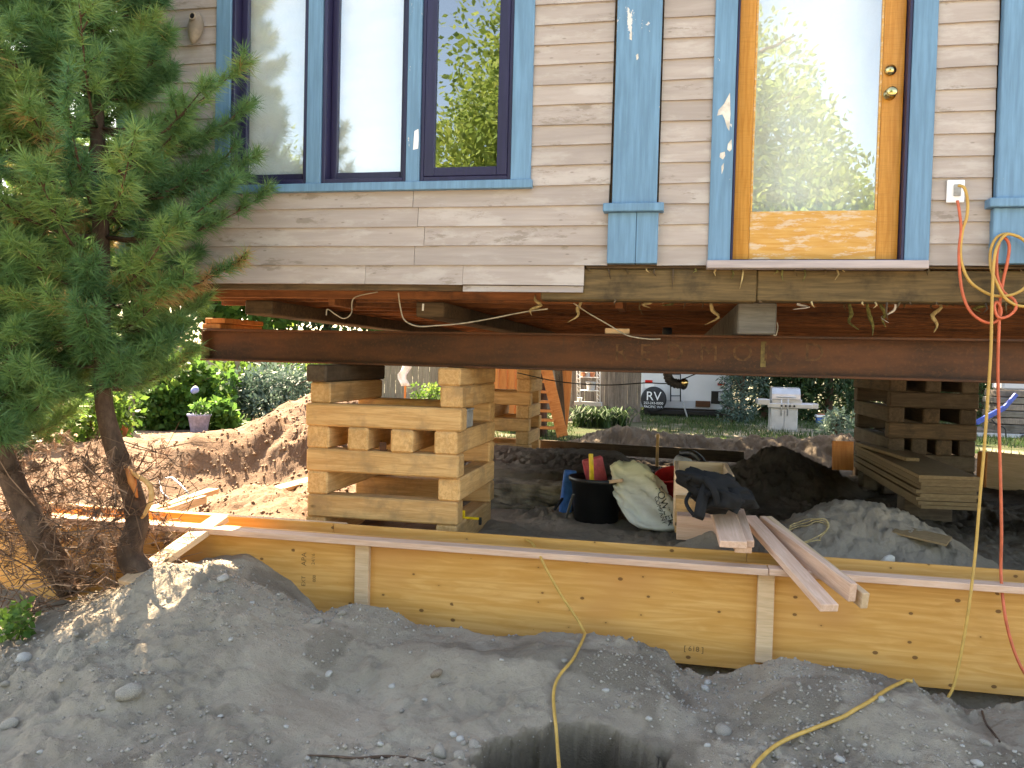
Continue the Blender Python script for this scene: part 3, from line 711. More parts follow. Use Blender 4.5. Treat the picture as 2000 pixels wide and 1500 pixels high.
# ragged bits that hang from the floor
for px, py, ln, mt in ((1045, 600, .10, 'insulation'), (1135, 605, .16, 'insulation'), (1388, 610, .14, 'insulation'), (1655, 620, .14, 'moss'), (1690, 628, .16, 'moss'), (1720, 618, .12, 'moss'), (1745, 600, .18, 'rag'),
                        (1260, 592, .05, 'insulation'), (1320, 590, .05, 'moss'), (1480, 600, .05, 'insulation'), (1560, 592, .08, 'rag'), (1925, 590, .10, 'moss'), (1830, 640, .06, 'insulation')):
    p = at(px, py, 0.30); pts = [Vector((p.x + random.uniform(-.02, .02) * k, p.y + random.uniform(-.02, .02) * k, 2.0 - (2.0 - (p.z - ln * .5)) * k / 4)) for k in range(5)]
    w = 0.010 if mt != 'rag' else 0.006
    tube('hanging_scrap', pts, [w * .5, w, w * 1.3, w * .8, w * .2], mt, house, 5, 3)

for i in range(46):
    x = X_STEP + 0.02 + i * 0.052 + random.uniform(0, .03); L_ = random.choice((.015, .02, .03, .05, .09)) * random.uniform(.6, 1.3); zt = random.choice((1.956, 2.128, 1.975)); y_ = {1.956: .012, 2.128: .002, 1.975: .30}[zt] - .006
    tube('hanging_scrap', [(x, y_, zt), (x + random.uniform(-.01, .01), y_ - .004, zt - L_ * .5), (x + random.uniform(-.02, .02), y_, zt - L_)], [.006, .005, .001], random.choice(('moss', 'insulation', 'old_timber', 'rim_timber')), house, 4)
# ================================================================== STEEL BEAMS
def ibeam(name, a, b, h, bf, tf, tw, label):
    a, b = Vector(a), Vector(b); d = b - a; L = d.length; ang = math.atan2(d.y, d.x)
    o = empty(name, (a + b) / 2, label, 'beam'); o.rotation_euler = (0, 0, ang)
    c = (a + b) / 2; rz = (0, 0, ang)
    box('web', (L, tw, h - 2 * tf), c, 'rust', o, rz, 0)
    box('flange', (L, bf, tf), c + Vector((0, 0, h / 2 - tf / 2)), 'rust', o, rz, 0.003)
    box('flange', (L, bf, tf), c - Vector((0, 0, h / 2 - tf / 2)), 'rust', o, rz, 0.003)
    return o, ang
BA, BB = Vector((-3.44, 0.95, 1.662)), Vector((2.75, 0.95 - 0.139 * 6.19, 1.662))
beam, BANG = ibeam('steel_beam', BA, BB, 0.236, 0.165, 0.015, 0.010, 'long rusty steel I-beam under the front of the house, with faded lettering')
def on_beam(px, py, off=0.0075):
    d = ray(px, py); n = Vector((math.sin(BANG), -math.cos(BANG), 0)); p0 = BA + n * off
    t = (p0 - CAM).dot(n) / d.dot(n); return CAM + d * t
bdir = (BB - BA).normalized()
for ch, px in (('R', 1213), ('E', 1260), ('D', 1318), ('M', 1384), ('O', 1450), ('N', 1510), ('D', 1590)):
    text_mesh('painted_letter', ch, 0.150, 'beam_lettering', beam, flat_M(on_beam(px, 690), bdir, (0, 0, 1)))
box('paint_mark', (0.030, 0.002, 0.150), on_beam(1491, 692, 0.0066), 'beam_paint_mark', beam, (0, 0, BANG), 0)
p = BA + Vector((0.0, 0, 0))
box('end_plate', (0.016, 0.150, 0.204), BA + bdir * 0.012, 'rust', beam, (0, 0, BANG), 0.002)
ibeam('steel_beam', (-3.3, 5.05, 1.662), (7.3, 4.75, 1.662), 0.236, 0.165, 0.015, 0.010, 'second rusty steel beam far under the back of the house')
# timbers that carry the floor across the beams
def needle(px0, px1, y0, y1, Yf, Yb, mat, label):
    a = at(px0, y1, Yf); b = at(px1, y0, Yf)
    o = bx('needle_timber', a.x, b.x, Yf, Yb, a.z, min(b.z, 1.962), mat, None, 0.008); setp(o, label, 'timber', 'cross timbers between beam and floor')
needle(478, 532, 572, 614, 0.42, 5.6, 'old_timber', 'dark cross timber under the floor nearest the pine tree')
needle(812, 868, 576, 619, 0.40, 5.6, 'old_timber', 'cross timber with a small white tag above the near timber crib')
needle(1440, 1518, 586, 652, 0.17, 5.6, 'grey_timber', 'thick cross timber with weathered grey end below the door')
t = at(826, 600, 0.395); box('paper_tag', (0.012, 0.002, 0.045), (t.x, 0.3975, t.z), 'white_paint', bpy.data.objects['needle_timber.001'], (0, R(3), 0), 0)
for i, (zc, xo) in enumerate(((1.80, 0.0), (1.842, .02))):
    a = BA + bdir * (0.10 + xo); o = box('shim_block', (0.17, 0.5, 0.037), (a.x, a.y + .2, zc), 'cedar', None, (0, 0, BANG + .05 * i)); setp(o, ('lower' if i == 0 else 'upper') + ' wooden shim block on the left end of the steel beam', 'block', 'shims on the beam end')
s = on_beam(1205, 640); o = box('shim_block', (0.15, 0.12, 0.035), (s.x, s.y + .02, 1.798), 'pale_lumber', None, (0, 0, .1)); setp(o, 'pale wood wedge on top of the beam below the blue pilaster', 'block')

# ================================================================== CRIBS
def crib(x0, x1, y0, y1, layers, mat_f, who, s=0.15, jit=0.012, extra_mid=()):
    """layers from the top: (top z, bottom z, 'y' timbers running back / 'x' timbers running across, count)"""
    n = len(layers)
    ordn = ['topmost', 'second', 'third', 'fourth', 'fifth', 'sixth', 'seventh', 'eighth', 'ninth']
    for li, (zt, zb, ax, cnt) in enumerate(layers):
        h = zt - zb - 0.001
        for c in range(cnt):
            f = c / (cnt - 1) if cnt > 1 else 0.5
            w = s * random.uniform(0.92, 1.06); r = random.uniform(-.012, .012); mat = mat_f(li, c)
            if ax == 'y':
                xc = x0 + w / 2 + (x1 - x0 - w) * f + random.uniform(-jit, jit)
                d0, d1 = y0 + random.uniform(-.02, .02), y1 + random.uniform(-.03, .05)
                o = box('crib_timber', (d1 - d0, w, h), (xc, (d0 + d1) / 2, (zt + zb) / 2), mat, None, (0, 0, math.pi / 2 + r), 0.011)
                side = {2: ('left', 'right'), 4: ('leftmost', 'second from left', 'third from left', 'rightmost'), 3: ('left', 'middle', 'right')}[cnt][c]
                lab = f'{side} back-running timber, {ordn[li]} layer of {who}'
            else:
                yc = y0 + w / 2 + (y1 - y0 - w) * f + random.uniform(-jit, jit)
                o = box('crib_timber', (x1 - x0 + random.uniform(-.01, .03), w, h), ((x0 + x1) / 2 + random.uniform(-.008, .008), yc, (zt + zb) / 2), mat, None, (0, 0, r), 0.011)
                side = ('front', 'rear') if cnt == 2 else ('front', 'middle', 'rear')
                lab = f'{side[c]} crosswise timber in the {ordn[li]} layer of {who}'
            setp(o, lab, 'timber', 'timbers of ' + who)
c0, c1 = at(600, 830, 0.36), at(897, 830, 0.36)
CR1 = (c0.x, c1.x)
zs = [1.543, 1.428, 1.288, 1.140, 0.992, 0.842, 0.692, 0.542, 0.37]
crib(c0.x, c1.x, 0.36, 1.38, [(zs[0], zs[1], 'y', 2), (zs[1], zs[2], 'y', 2), (zs[2], zs[3], 'x', 2), (zs[3], zs[4], 'y', 4), (zs[4], zs[5], 'x', 2), (zs[5], zs[6], 'y', 2), (zs[6], zs[7], 'x', 2), (zs[7], zs[8], 'y', 2)],
     lambda li, c: 'crib_dark' if li == 0 and c == 0 else 'crib_wood', 'the near crib')
c0, c1 = at(872, 800, 4.35), at(1034, 800, 4.35)
zz = [1.543 - 0.1495 * i for i in range(9)]
crib(c0.x, c1.x, 4.35, 5.15, [(zz[0], zz[1], 'y', 2), (zz[1], zz[2], 'y', 2), (zz[2], zz[3], 'x', 2), (zz[3], zz[4], 'y', 3), (zz[4], zz[5], 'x', 2), (zz[5], zz[6], 'y', 2), (zz[6], zz[7], 'x', 2), (zz[7], zz[8] - .1, 'y', 2)],
     lambda li, c: 'crib_wood', 'the far crib by the steps')
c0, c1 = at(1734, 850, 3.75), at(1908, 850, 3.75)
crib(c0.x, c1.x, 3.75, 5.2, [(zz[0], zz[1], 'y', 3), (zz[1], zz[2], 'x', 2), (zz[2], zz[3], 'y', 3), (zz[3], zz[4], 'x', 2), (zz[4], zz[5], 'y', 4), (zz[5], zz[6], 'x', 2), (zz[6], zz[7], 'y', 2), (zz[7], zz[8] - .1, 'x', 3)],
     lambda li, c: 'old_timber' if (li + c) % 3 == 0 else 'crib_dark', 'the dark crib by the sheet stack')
# small things on the near crib
g = CR1[1] - 0.075
pb = empty('plastic_box', (g, 0.72, 1.141), 'small grey plastic box with a label on the right side of the near crib', 'box')
bx('shell', g - .055, g + .055, 0.62, 0.80, 1.1415, 1.255, 'grey_plastic', pb, 0.006); bx('lid', g - .06, g + .06, 0.615, 0.805, 1.2555, 1.27, 'grey_plastic', pb); bx('paper_label', g - .05, g - .025, 0.617, 0.6195, 1.165, 1.225, 'white_paint', pb, 0)
hb = at(748, 873, 0.40); o = empty('hinge_bracket', (hb.x, .42, .993), 'little rusty steel bracket lying between two timbers of the near crib', 'bracket')
box('plate', (0.045, 0.004, 0.055), (hb.x, .40, 1.021), 'rust', o, (0, 0, .2), 0); box('plate', (0.045, 0.04, 0.004), (hb.x, .422, .9955), 'rust', o, (0, 0, .2), 0)
cl = at(918, 1012, 0.62); o = empty('bar_clamp', cl, 'yellow bar clamp sticking out of the near crib low on the right', 'clamp')
beam_between('bar', (cl.x - .12, cl.y, cl.z), (cl.x + .08, cl.y, cl.z), 0.016, 0.016, 'yellow_tool', o)
box('jaw', (0.03, 0.02, 0.06), (cl.x - .05, cl.y, cl.z + .02), 'yellow_tool', o); box('handle', (0.02, 0.02, 0.05), (cl.x + .07, cl.y, cl.z - .016), 'black_plastic', o)

# ================================================================== FORMWORK
FY = -0.06
form = empty('foundation_form', (0, FY, -0.07), 'long low form of yellow plywood sheets with a pink top rail along the house front', 'formwork')
FZ0, FZ1 = -0.042, 0.538
xs_ = [-4.3, at(709, 1130, FY).x - 0.02, at(1490, 1200, FY).x, 3.1]
for a, b in zip(xs_[:-1], xs_[1:]):
    bx('plywood_sheet', a + .0015, b - .0015, FY, FY + 0.018, FZ0, FZ1, 'plywood', form, 0.001)
def cleat(px, y0, y1):
    p = at(px, y0, FY - .02); q = at(px, y1, FY - .04); bx('cleat', p.x - .043, p.x + .043, FY - 0.039, FY - 0.0005, q.z, 0.4985, 'pale_lumber', form, 0.003)
cleat(337, 1060, 1130); cleat(709, 1080, 1230); cleat(1496, 1140, 1296)
xw = at(1500, 1130, -.12).x
bx('top_rail', -4.2, xw - .002, FY - 0.092, FY - 0.0005, 0.500, 0.536, 'pink_lumber', form, 0.003)
bx('top_rail', xw + .002, 3.1, FY - 0.090, FY - 0.0005, 0.502, 0.538, 'pink_lumber', form, 0.003)
form2 = empty('foundation_form', (0, 0.16, -0.07), 'inner row of plywood forming just behind the pink-railed form', 'formwork')
for a, b in ((-4.2, -2.05), (-2.05, 0.45), (0.45, 3.1)):
    bx('plywood_sheet', a + .0015, b - .0015, 0.16, 0.178, FZ0, 0.548 + random.uniform(-.004, .004), 'plywood', form2, 0.001)
bx('top_rail', -4.2, -2.0, 0.1785, 0.268, 0.50, 0.538, 'pale_lumber', form2); bx('top_rail', -1.0, 3.1, 0.1785, 0.268, 0.46, 0.498, 'pale_lumber', form2)
for x in (-3.0, -1.6, -.3, 1.0, 2.2): bx('spreader', x, x + .02, FY + .0185, 0.1595, 0.30, 0.33, 'pale_lumber', form2)
# mill stamps on the plywood
def stamp(txt, px, py, size, up=(1, 0, 0), xd=(0, 0, 1)):
    p = at(px, py, FY - 0.0008); text_mesh('mill_stamp', txt, size, 'stamp_ink', form, flat_M(p, xd, up), 0.0003)
stamp('APA', 594, 1092, .045, (-1, 0, 0)); stamp('24/16', 612, 1092, .030, (-1, 0, 0)); stamp('EXT', 593, 1135, .035, (-1, 0, 0)); stamp('000', 614, 1130, .028, (-1, 0, 0))
stamp('[ 618 ]', 1355, 1268, .040, (0, 0, 1), (1, 0, 0))
# boards over the form
def board(name, a, b, w, h, mat, label, tw=0.0, cat='board', group='loose boards'):
    return setp(beam_between(name, a, b, w, h, mat, None, 0.003, tw), label, cat, group)
board('loose_board', at(1462, 1012, .42), at(1620, 1188, -.56), .089, .038, 'pink_lumber', 'pink board lying flat across the form, leftmost of the three there')
board('loose_board', at(1488, 1022, .42), at(1666, 1158, -.46), .038, .092, 'pink_lumber', 'pink board on edge across the form, middle one of the three there')
board('loose_board', at(1500, 1020, .46), at(1690, 1174, -.44), .038, .080, 'pale_lumber', 'pale board on edge across the form, rightmost of the three there')
g0 = ground_at(246, 1143); board('loose_board', g0 + Vector((0, 0, .005)), at(432, 1012, .03), .12, .038, 'pale_lumber', 'sunlit board leaning from the dirt up onto the left end of the form')
board('loose_board', at(285, 1000, .42), at(418, 958, 1.3), .089, .038, 'pale_lumber', 'sunlit board on the sand behind the form, nearer the tree')
board('loose_board', at(300, 1008, .34), at(400, 975, .9), .038, .06, 'pale_lumber', 'narrow sunlit board just behind the left end of the form')
board('loose_board', at(472, 976, 1.25), at(640, 930, 2.3), .14, .04, 'pale_lumber', 'sunlit plank half buried in sand left of the near crib')

# ================================================================== THINGS UNDER THE HOUSE
# old footing bank
def rough_block(name, x0, x1, y0, y1, z0, z1, mat, label, cat, amp=0.055, n=40):
    bm = bmesh.new(); bmesh.ops.create_cube(bm, size=1.0)
    bmesh.ops.subdivide_edges(bm, edges=list(bm.edges), cuts=9, use_grid_fill=True)
    sx, sy, sz = x1 - x0, y1 - y0, z1 - z0
    P = np.array([v.co[:] for v in bm.verts]) * np.array([sx, sy, sz])
    d = fbm(P[:, 0] * 9 + P[:, 2] * 5, P[:, 2] * 14 + P[:, 1] * 7, 91, 4, 0.6)
    for v, p, k in zip(bm.verts, P, d):
        nrm = Vector((p[0] / sx, p[1] / sy, p[2] / sz)); v.co = Vector(p) + nrm * (amp * k * 2)
    me = bpy.data.meshes.new(name); bm.to_mesh(me); bm.free(); me.materials.append(MAT[mat])
    o = bpy.data.objects.new(name, me); o.location = ((x0 + x1) / 2, (y0 + y1) / 2, (z0 + z1) / 2); link(o)
    return setp(o, label, cat)
fa, fb = at(962, 960, 2.0), at(1118, 960, 2.0)
rough_block('old_footing', fa.x - .5, fb.x + .1, 1.86, 2.12, 0.36, 0.60, 'concrete', 'crumbling old concrete footing beside the black tub', 'footing')
rough_block('old_footing', fa.x - .4, fb.x - .05, 1.74, 2.0, 0.30, 0.44, 'concrete', 'lower broken footing ledge in front of the crumbling one', 'footing')
# tub
tc = ground_at(1160, 1024); tz = tc.z; tcx, tcy = tc.x, tc.y + .16
tub = empty('black_tub', (tcx, tcy, tz), 'big round black plastic tub full of tools beside the pale sack', 'tub')
lathe('shell', [(.155, 0), (.165, .005), (.195, .30), (.215, .305), (.218, .335), (.205, .338), (.185, .30), (.150, .03), (.001, .028)], (tcx, tcy, tz), 'black_plastic', tub, 36, close=False)
lathe('contents', [(.186, .27), (.12, .285), (.001, .29)], (tcx, tcy, tz), 'old_timber', tub, 20, close=False)
def tool(name, a, b, r, mat, label, cat='tool'):
    return setp(tube(name, [a, (Vector(a) + Vector(b)) / 2 + Vector((0, 0, .004)), b], r, mat, None, 8), label, cat, 'tools in the tub')
o = beam_between('tool_handle', (tcx - .03, tcy - .06, tz + .25), at(1154, 886, tcy - .04), .035, .02, 'yellow_tool', None); setp(o, 'yellow tool handle standing up out of the black tub', 'tool')
o = beam_between('tool_handle', (tcx + .0, tcy - .12, tz + .30), at(1216, 938, tcy - .22), .03, .025, 'pale_lumber', None); setp(o, 'pale wooden handle lying across the tub rim toward the sack', 'tool')
o = box('plastic_case', (.16, .05, .20), (tcx - .03, tcy + .10, tz + .37), 'pink_plastic', None, (0, R(-14), .3), .01); setp(o, 'faded red plastic case leaning in the back of the tub', 'case')
o = box('blue_sheet', (.10, .04, .34), (tcx - .235, tcy + .10, tz + .19), 'blue_plastic', None, (0, R(6), .4), .01); setp(o, 'blue plastic board standing behind the left side of the tub', 'board')
a = at(1082, 1012, tcy - .02); b = at(1112, 955, tcy + .15); o = beam_between('tool_handle', (a.x, a.y, ground_z(a.x, a.y) + .02), b, .02, .02, 'black_plastic', None); setp(o, 'black tool handle leaning on the ground left of the tub', 'tool')
a = at(1106, 1004, tcy - .06); o = beam_between('tool_handle', (a.x, a.y, ground_z(a.x, a.y) + .01), at(1120, 965, tcy - .2), .02, .016, 'grey_timber', None); setp(o, 'short grey stick propped against the tub', 'tool')
# sack
def sack():
    g = ground_at(1285, 1040); base = Vector((g.x + .02, g.y + .16, g.z)); top = at(1226, 903, base.y + .20)
    n, m = 46, 44; V = []; C = []
    for i in range(n):
        s = i / (n - 1)
        c = base.lerp(top, s) + Vector((-.035 * math.sin(math.pi * s), 0, 0)); c.z = base.z + .10 + (top.z - base.z - .10) * s
        if i == 0: rad = 0.02
        rx = 0.20 * (1 - s) ** 0.45 * (0.95 + .1 * math.sin(s * 5)) + 0.10 * s; ry = 0.19 * (1 - s) ** .6 + 0.045 * s
        e = min(1.0, s / 0.10) ** 0.5 * (1.0 if s < .97 else .8)
        for k in range(m):
            a = 2 * math.pi * k / m; ca, sa = math.cos(a), math.sin(a); p_ = 0.72
            x = math.copysign(abs(ca) ** p_, ca) * rx * e; y = math.copysign(abs(sa) ** p_, sa) * ry * e
            f = fbm(np.array([a * 2.4 + s * 3.0]), np.array([s * 6.0 + a]), 55, 4, .6)[0]
            cr = abs(math.sin(a * 3 + s * 9 + 2 * f)) ** 3
            q = 1 + .22 * f - .07 * cr * (0.4 + s)
            z = c.z + .03 * f - (0.10 * (1 - s) ** 3 if True else 0)
            V.append((c.x + x * q, c.y + y * q, max(z + .05 * sa * (1 - s), base.z + .005)))
            C.append(min(.8, max(0, (s - .38) * 1.6 + .35 * f)))
    F = [(i * m + k, i * m + (k + 1) % m, (i + 1) * m + (k + 1) % m, (i + 1) * m + k) for i in range(n - 1) for k in range(m)]
    F.append(tuple(range(m - 1, -1, -1))); F.append(tuple((n - 1) * m + k for k in range(m)))
    root = empty('woven_sack', base, 'tall pale sack with dark green company lettering, leaning by the black tub', 'sack')
    sh = mesh_obj('sack_body', V, F, 'bag_plastic', root, smooth=True, col=C)
    bvh = BVHTree.FromPolygons([Vector(v) for v in V], F)
    # lettering wrapped onto the cloth
    for txt, p0, p1, size in (('FOWLER', (1286, 952), (1311, 1026), .075), ('COMPANY', (1281, 970), (1298, 1024), .038)):
        o = text_mesh('printed_lettering', txt, 1.0, 'ink', None)
        me = o.data; co = np.array([v.co[:] for v in me.vertices]); xs = co[:, 0]; w = xs.max() - xs.min(); hgt = co[:, 1].max() - co[:, 1].min()
        dirp = Vector((p1[0] - p0[0], p1[1] - p0[1])); Lp = dirp.length; dirn = dirp / Lp; perp = Vector((dirn.y, -dirn.x))
        hp = 14 if txt == 'FOWLER' else 8
        for v in me.vertices:
            u = (v.co.x - xs.min()) / w; vv = v.co.y / hgt
            px = p0[0] + dirn.x * Lp * u + perp.x * hp * vv; py = p0[1] + dirn.y * Lp * u + perp.y * hp * vv
            d = ray(px, py).normalized(); h = bvh.ray_cast(CAM, d)
            loc = h[0] if h[0] else CAM + d * (base - CAM).length
            v.co = loc - d * (.0035 if v.co.z > 0 else .0015)
        me.update(); o.parent = root; o.matrix_parent_inverse = world(root).inverted()
sack()
rb = ground_at(1322, 1000); o = lathe('red_bucket', [(.11, 0), (.14, .26), (.148, .262), (.148, .28), (.135, .28), (.105, .01), (.001, .008)], (rb.x, rb.y + .25, rb.z + .03), 'red_plastic', None, 24, (R(18), R(-10), 0), close=False)
setp(o, 'red plastic bucket mostly hidden behind the pale sack', 'bucket')
# open wooden box, lumber, backpack
bc = ground_at(1372, 1052); bz = bc.z
BX0, BX1 = at(1316, 1000, bc.y + .1).x, at(1440, 1000, bc.y + .1).x
wb = empty('wooden_box', ((BX0 + BX1) / 2, bc.y + .5, bz), 'open wooden box built of planks under the black backpack', 'box')
by0, by1 = bc.y + .42, bc.y + 1.05; zt = bz + .34
bx('board', BX0, BX1, by0, by0 + .03, bz - .02, zt, 'pale_lumber', wb); bx('board', BX0, BX1, by1, by1 + .03, bz - .02, zt, 'pale_lumber', wb)
bx('board', BX0, BX0 + .03, by0 + .031, by1 - .001, bz - .02, zt, 'pale_lumber', wb); bx('board', BX1 - .03, BX1, by0 + .031, by1 - .001, bz - .02, zt, 'pale_lumber', wb)
o = bx('wood_block', BX0 + .02, BX0 + .36, bc.y + .06, bc.y + .20, bz - .03, bz + .12, 'pink_lumber'); setp(o, 'thick pink block under the near end of the stacked lumber', 'block')
o = bx('wood_block', BX0 + .01, BX0 + .30, bc.y + .22, bc.y + .36, bz - .02, bz + .20, 'crib_wood'); setp(o, 'short timber block between the sack and the lumber', 'block')
for i, (pa, pb_, w, h, lab) in enumerate((((1398, 960), (1432, 1064), .14, .038, 'left plank of the pair running under the backpack toward the form'), ((1425, 962), (1454, 1062), .10, .038, 'right plank of the pair running under the backpack toward the form'),
                                      ((1420, 985), (1452, 1074), .089, .038, 'lower short plank under the pair of pink planks'))):
    z0_, z1_ = (.80, .66) if i < 2 else (.75, .622)
    board('stacked_plank', at_z(*pa, z0_), at_z(*pb_, z1_), w, h, 'pink_lumber', lab, group='planks by the backpack')
for i, (pa, pb_) in enumerate((((1345, 908), (1372, 950)), ((1370, 908), (1400, 948)))):
    o = beam_between('white_trim_board', at_z(*pa, .80), at_z(*pb_, .78), .12, .018, 'white_paint'); setp(o, ('left' if i == 0 else 'right') + ' white board laid across the open wooden box', 'board', 'white boards on the box')
o = tube('drain_pipe', [at_z(1322, 900, .84), at_z(1345, 908, .82)], .05, 'grey_plastic', None, 14); setp(o, 'short end of grey pipe behind the wooden box', 'pipe')
o = tube('drain_pipe', [at(1330, 886, 3.4), at(1352, 886, 3.3), at(1368, 897, 3.1), at(1372, 905, 3.0)], .035, 'black_plastic', None, 10, 6); setp(o, 'bent black drain pipe behind the wooden box', 'pipe')
def backpack():
    c = at_z(1400, 968, .86); root = empty('backpack', c - Vector((0, 0, .08)), 'black backpack with loose straps lying on the wooden box', 'backpack')
    bm = bmesh.new(); bmesh.ops.create_icosphere(bm, subdivisions=4, radius=1.0)
    P = np.array([v.co[:] for v in bm.verts]); f = fbm(P[:, 0] * 2.2 + 3, P[:, 1] * 2.2 + P[:, 2] * 2, 71, 4, .6)
    for v, k in zip(bm.verts, f):
        q = 1 + .62 * k; v.co = Vector((math.copysign(abs(v.co.x) ** .8, v.co.x) * .20 * q, math.copysign(abs(v.co.y) ** .8, v.co.y) * .19 * q, math.copysign(abs(v.co.z) ** .8, v.co.z) * .095 * q))
    me = bpy.data.meshes.new('bag_body'); bm.to_mesh(me); bm.free(); me.materials.append(MAT['black_fabric']); me.polygons.foreach_set('use_smooth', [True] * len(me.polygons))
    o = bpy.data.objects.new('bag_body', me); o.location = c + Vector((0, 0, .02)); o.rotation_euler = (.2, .15, .3); link(o, root)
    def strap(pts, w=.05):
        pts = catmull(pts, 6); V, F = [], []
        for i, p in enumerate(pts):
            t = (pts[min(i + 1, len(pts) - 1)] - pts[max(i - 1, 0)]).normalized(); s_ = t.cross(Vector((.2, -1, .3))).normalized() * w / 2; nn = s_.cross(t).normalized() * .004
            V += [p - s_ - nn, p + s_ - nn, p + s_ + nn, p - s_ + nn]
        for i in range(len(pts) - 1):
            for k in range(4): F.append((i * 4 + k, i * 4 + (k + 1) % 4, i * 4 + 4 + (k + 1) % 4, i * 4 + 4 + k))
        mesh_obj('strap', V, F, 'black_fabric', root, smooth=True)
    strap([at(1385, 940, c.y - .1), at(1372, 975, c.y - .2), at(1366, 1005, c.y - .24), at(1362, 1012, c.y - .22)], .06)
    strap([at(1350, 958, c.y - .05), at(1340, 980, c.y - .16), at(1350, 1000, c.y - .22), at(1362, 1010, c.y - .24)], .02)
    strap([at(1430, 950, c.y - .05), at(1440, 975, c.y - .15), at(1432, 1000, c.y - .2)], .05)
    l = at(1357, 940, c.y - .08); tube('carry_loop', [(l.x + .045 * math.cos(a), l.y + .02 * math.sin(a * 2), l.z + .026 * math.sin(a)) for a in np.linspace(0, 6.28, 17)], .011, 'black_fabric', root, 6)
    strap([at(1378, 935, c.y - .15), at(1395, 958, c.y - .22), at(1402, 985, c.y - .22)], .035); strap([at(1440, 955, c.y), at(1460, 960, c.y + .05), at(1470, 975, c.y)], .03)
backpack()
# stack of sheets on blocks, panel, scrap
zt, zb = 0.83, 0.58
A, B, Cc = at_z(1672, 868, zt), at_z(1797, 927, zt), at_z(1916, 931, zt)
ux = (B - A); uy = (Cc - B)
nsheet = 9
for i in range(nsheet):
    z0_ = zb + (zt - zb) * i / nsheet; th = (zt - zb) / nsheet - .002; o_ = Vector((random.uniform(-.02, .02), random.uniform(-.02, .02), 0))
    q = [A + o_, B + o_, Cc + o_, A + uy + o_]
    V = [(p.x, p.y, z0_) for p in q] + [(p.x, p.y, z0_ + th) for p in q]
    o = mesh_obj('sheathing_sheet', V, [(3, 2, 1, 0), (4, 5, 6, 7), (0, 1, 5, 4), (1, 2, 6, 5), (2, 3, 7, 6), (3, 0, 4, 7)], 'osb')
    setp(o, ['bottom', 'second from bottom', 'third from bottom', 'fourth from bottom', 'middle', 'fourth from top', 'third from top', 'second from top', 'topmost'][i] + ' wood sheet in the flat stack before the dark crib', 'sheet', 'stacked sheathing sheets')
o = board('loose_board', A.lerp(Cc, .05) + Vector((0, 0, .02)), A.lerp(Cc, .62) + Vector((-.1, -.05, .02)), .11, .03, 'osb', 'short board lying on top of the sheet stack')
for nm, t_, lab in (('wood_block', .78, 'near timber block carrying the stack of sheets'), ('wood_block', .12, 'far timber block carrying the stack of sheets')):
    p = A.lerp(B, t_) ; q = p + uy * .85; gz = ground_z(p.x, p.y)
    o = beam_between(nm, (p.x, p.y, (gz + zb) / 2 - .005), (q.x, q.y, (gz + zb) / 2 - .005), .15, zb - gz + .02, 'crib_dark'); setp(o, lab, 'block', 'blocks under the sheets')
p = at(1646, 890, 3.4); gz = ground_z(p.x, p.y); o = box('plywood_offcut', (.19, .02, .27), (p.x, p.y, p.z), 'cedar', None, (R(-6), 0, .1), .001); setp(o, 'orange plywood offcut standing upright left of the dark crib', 'panel')
sp = ground_at(1800, 1050); o = box('plywood_offcut', (.30, .20, .012), (sp.x, sp.y, sp.z + .015), 'osb', None, (R(4), R(6), R(-25)), .001); setp(o, 'scrap of plywood lying flat on the dirt in front of the sheet stack', 'panel')
# rear form at the right and the long ledger board behind
rf = empty('foundation_form', (3.0, 5.2, .4), 'pale plywood form standing behind the hanging cords at the far right', 'formwork')
pa, pb_ = at(1912, 915, 4.6), at(2120, 960, 4.0)
d = (pb_ - pa); ang = math.atan2(d.y, d.x)
za, zb_ = at(1912, 879, 4.6).z, at(1912, 952, 4.6).z
box('plywood_sheet', (1.25, .018, za - zb_ + .05), (pa.x + .62 * math.cos(ang), pa.y + .62 * math.sin(ang), (za + zb_) / 2 - .03), 'pale_lumber', rf, (0, 0, ang), .001)
box('cleat', (.09, .04, .40), (pa.x + .02, pa.y - .03, (za + zb_) / 2 - .02), 'cedar', rf, (0, 0, ang))
lb = at(1048, 878, 5.4); lr = at(1640, 915, 5.5)
board('ledger_board', (lb.x, 5.4, .54), (lr.x - 1.1, 5.5, .50), .05, .14, 'crib_dark', 'long low board along the back of the dug-out floor', cat='board')
st_ = at(1284, 878, 5.0); o = beam_between('wooden_stake', (st_.x, 5.0, .38), (st_.x, 5.0, .78), .035, .035, 'crib_wood'); setp(o, 'short wooden stake standing behind the sack', 'stake')
# elbow duct
e0 = 6.0 - 4.5
dp = [at(1303, 640, e0), at(1303, 700, e0), at(1304, 728, e0), at(1307, 741, e0), at(1316, 748, e0), at(1329, 750, e0 - .02), at(1339, 750, e0 - .04)]
V = catmull(dp, 8); rr = [.034 + .004 * math.sin(i * 1.9) for i in range(len(V))]
du = empty('vent_duct', dp[0], 'black ribbed duct hanging under the floor in front of the trailer', 'duct')
vv, ff = tube_geo(V, rr, 14); mesh_obj('hose', vv, ff, 'black_rubber', du, smooth=True)
lathe('end_ring', [(.040, -.012), (.043, 0), (.040, .012)], at(1335, 750, e0 - .03), 'black_plastic', du, 16, (0, R(90), R(10)), close=False)
lathe('end_cap', [(.001, 0), (.026, 0), (.026, .01), (.001, .01)], at(1337, 747, e0 - .09), 'brass', du, 14, (R(90), 0, R(20)))
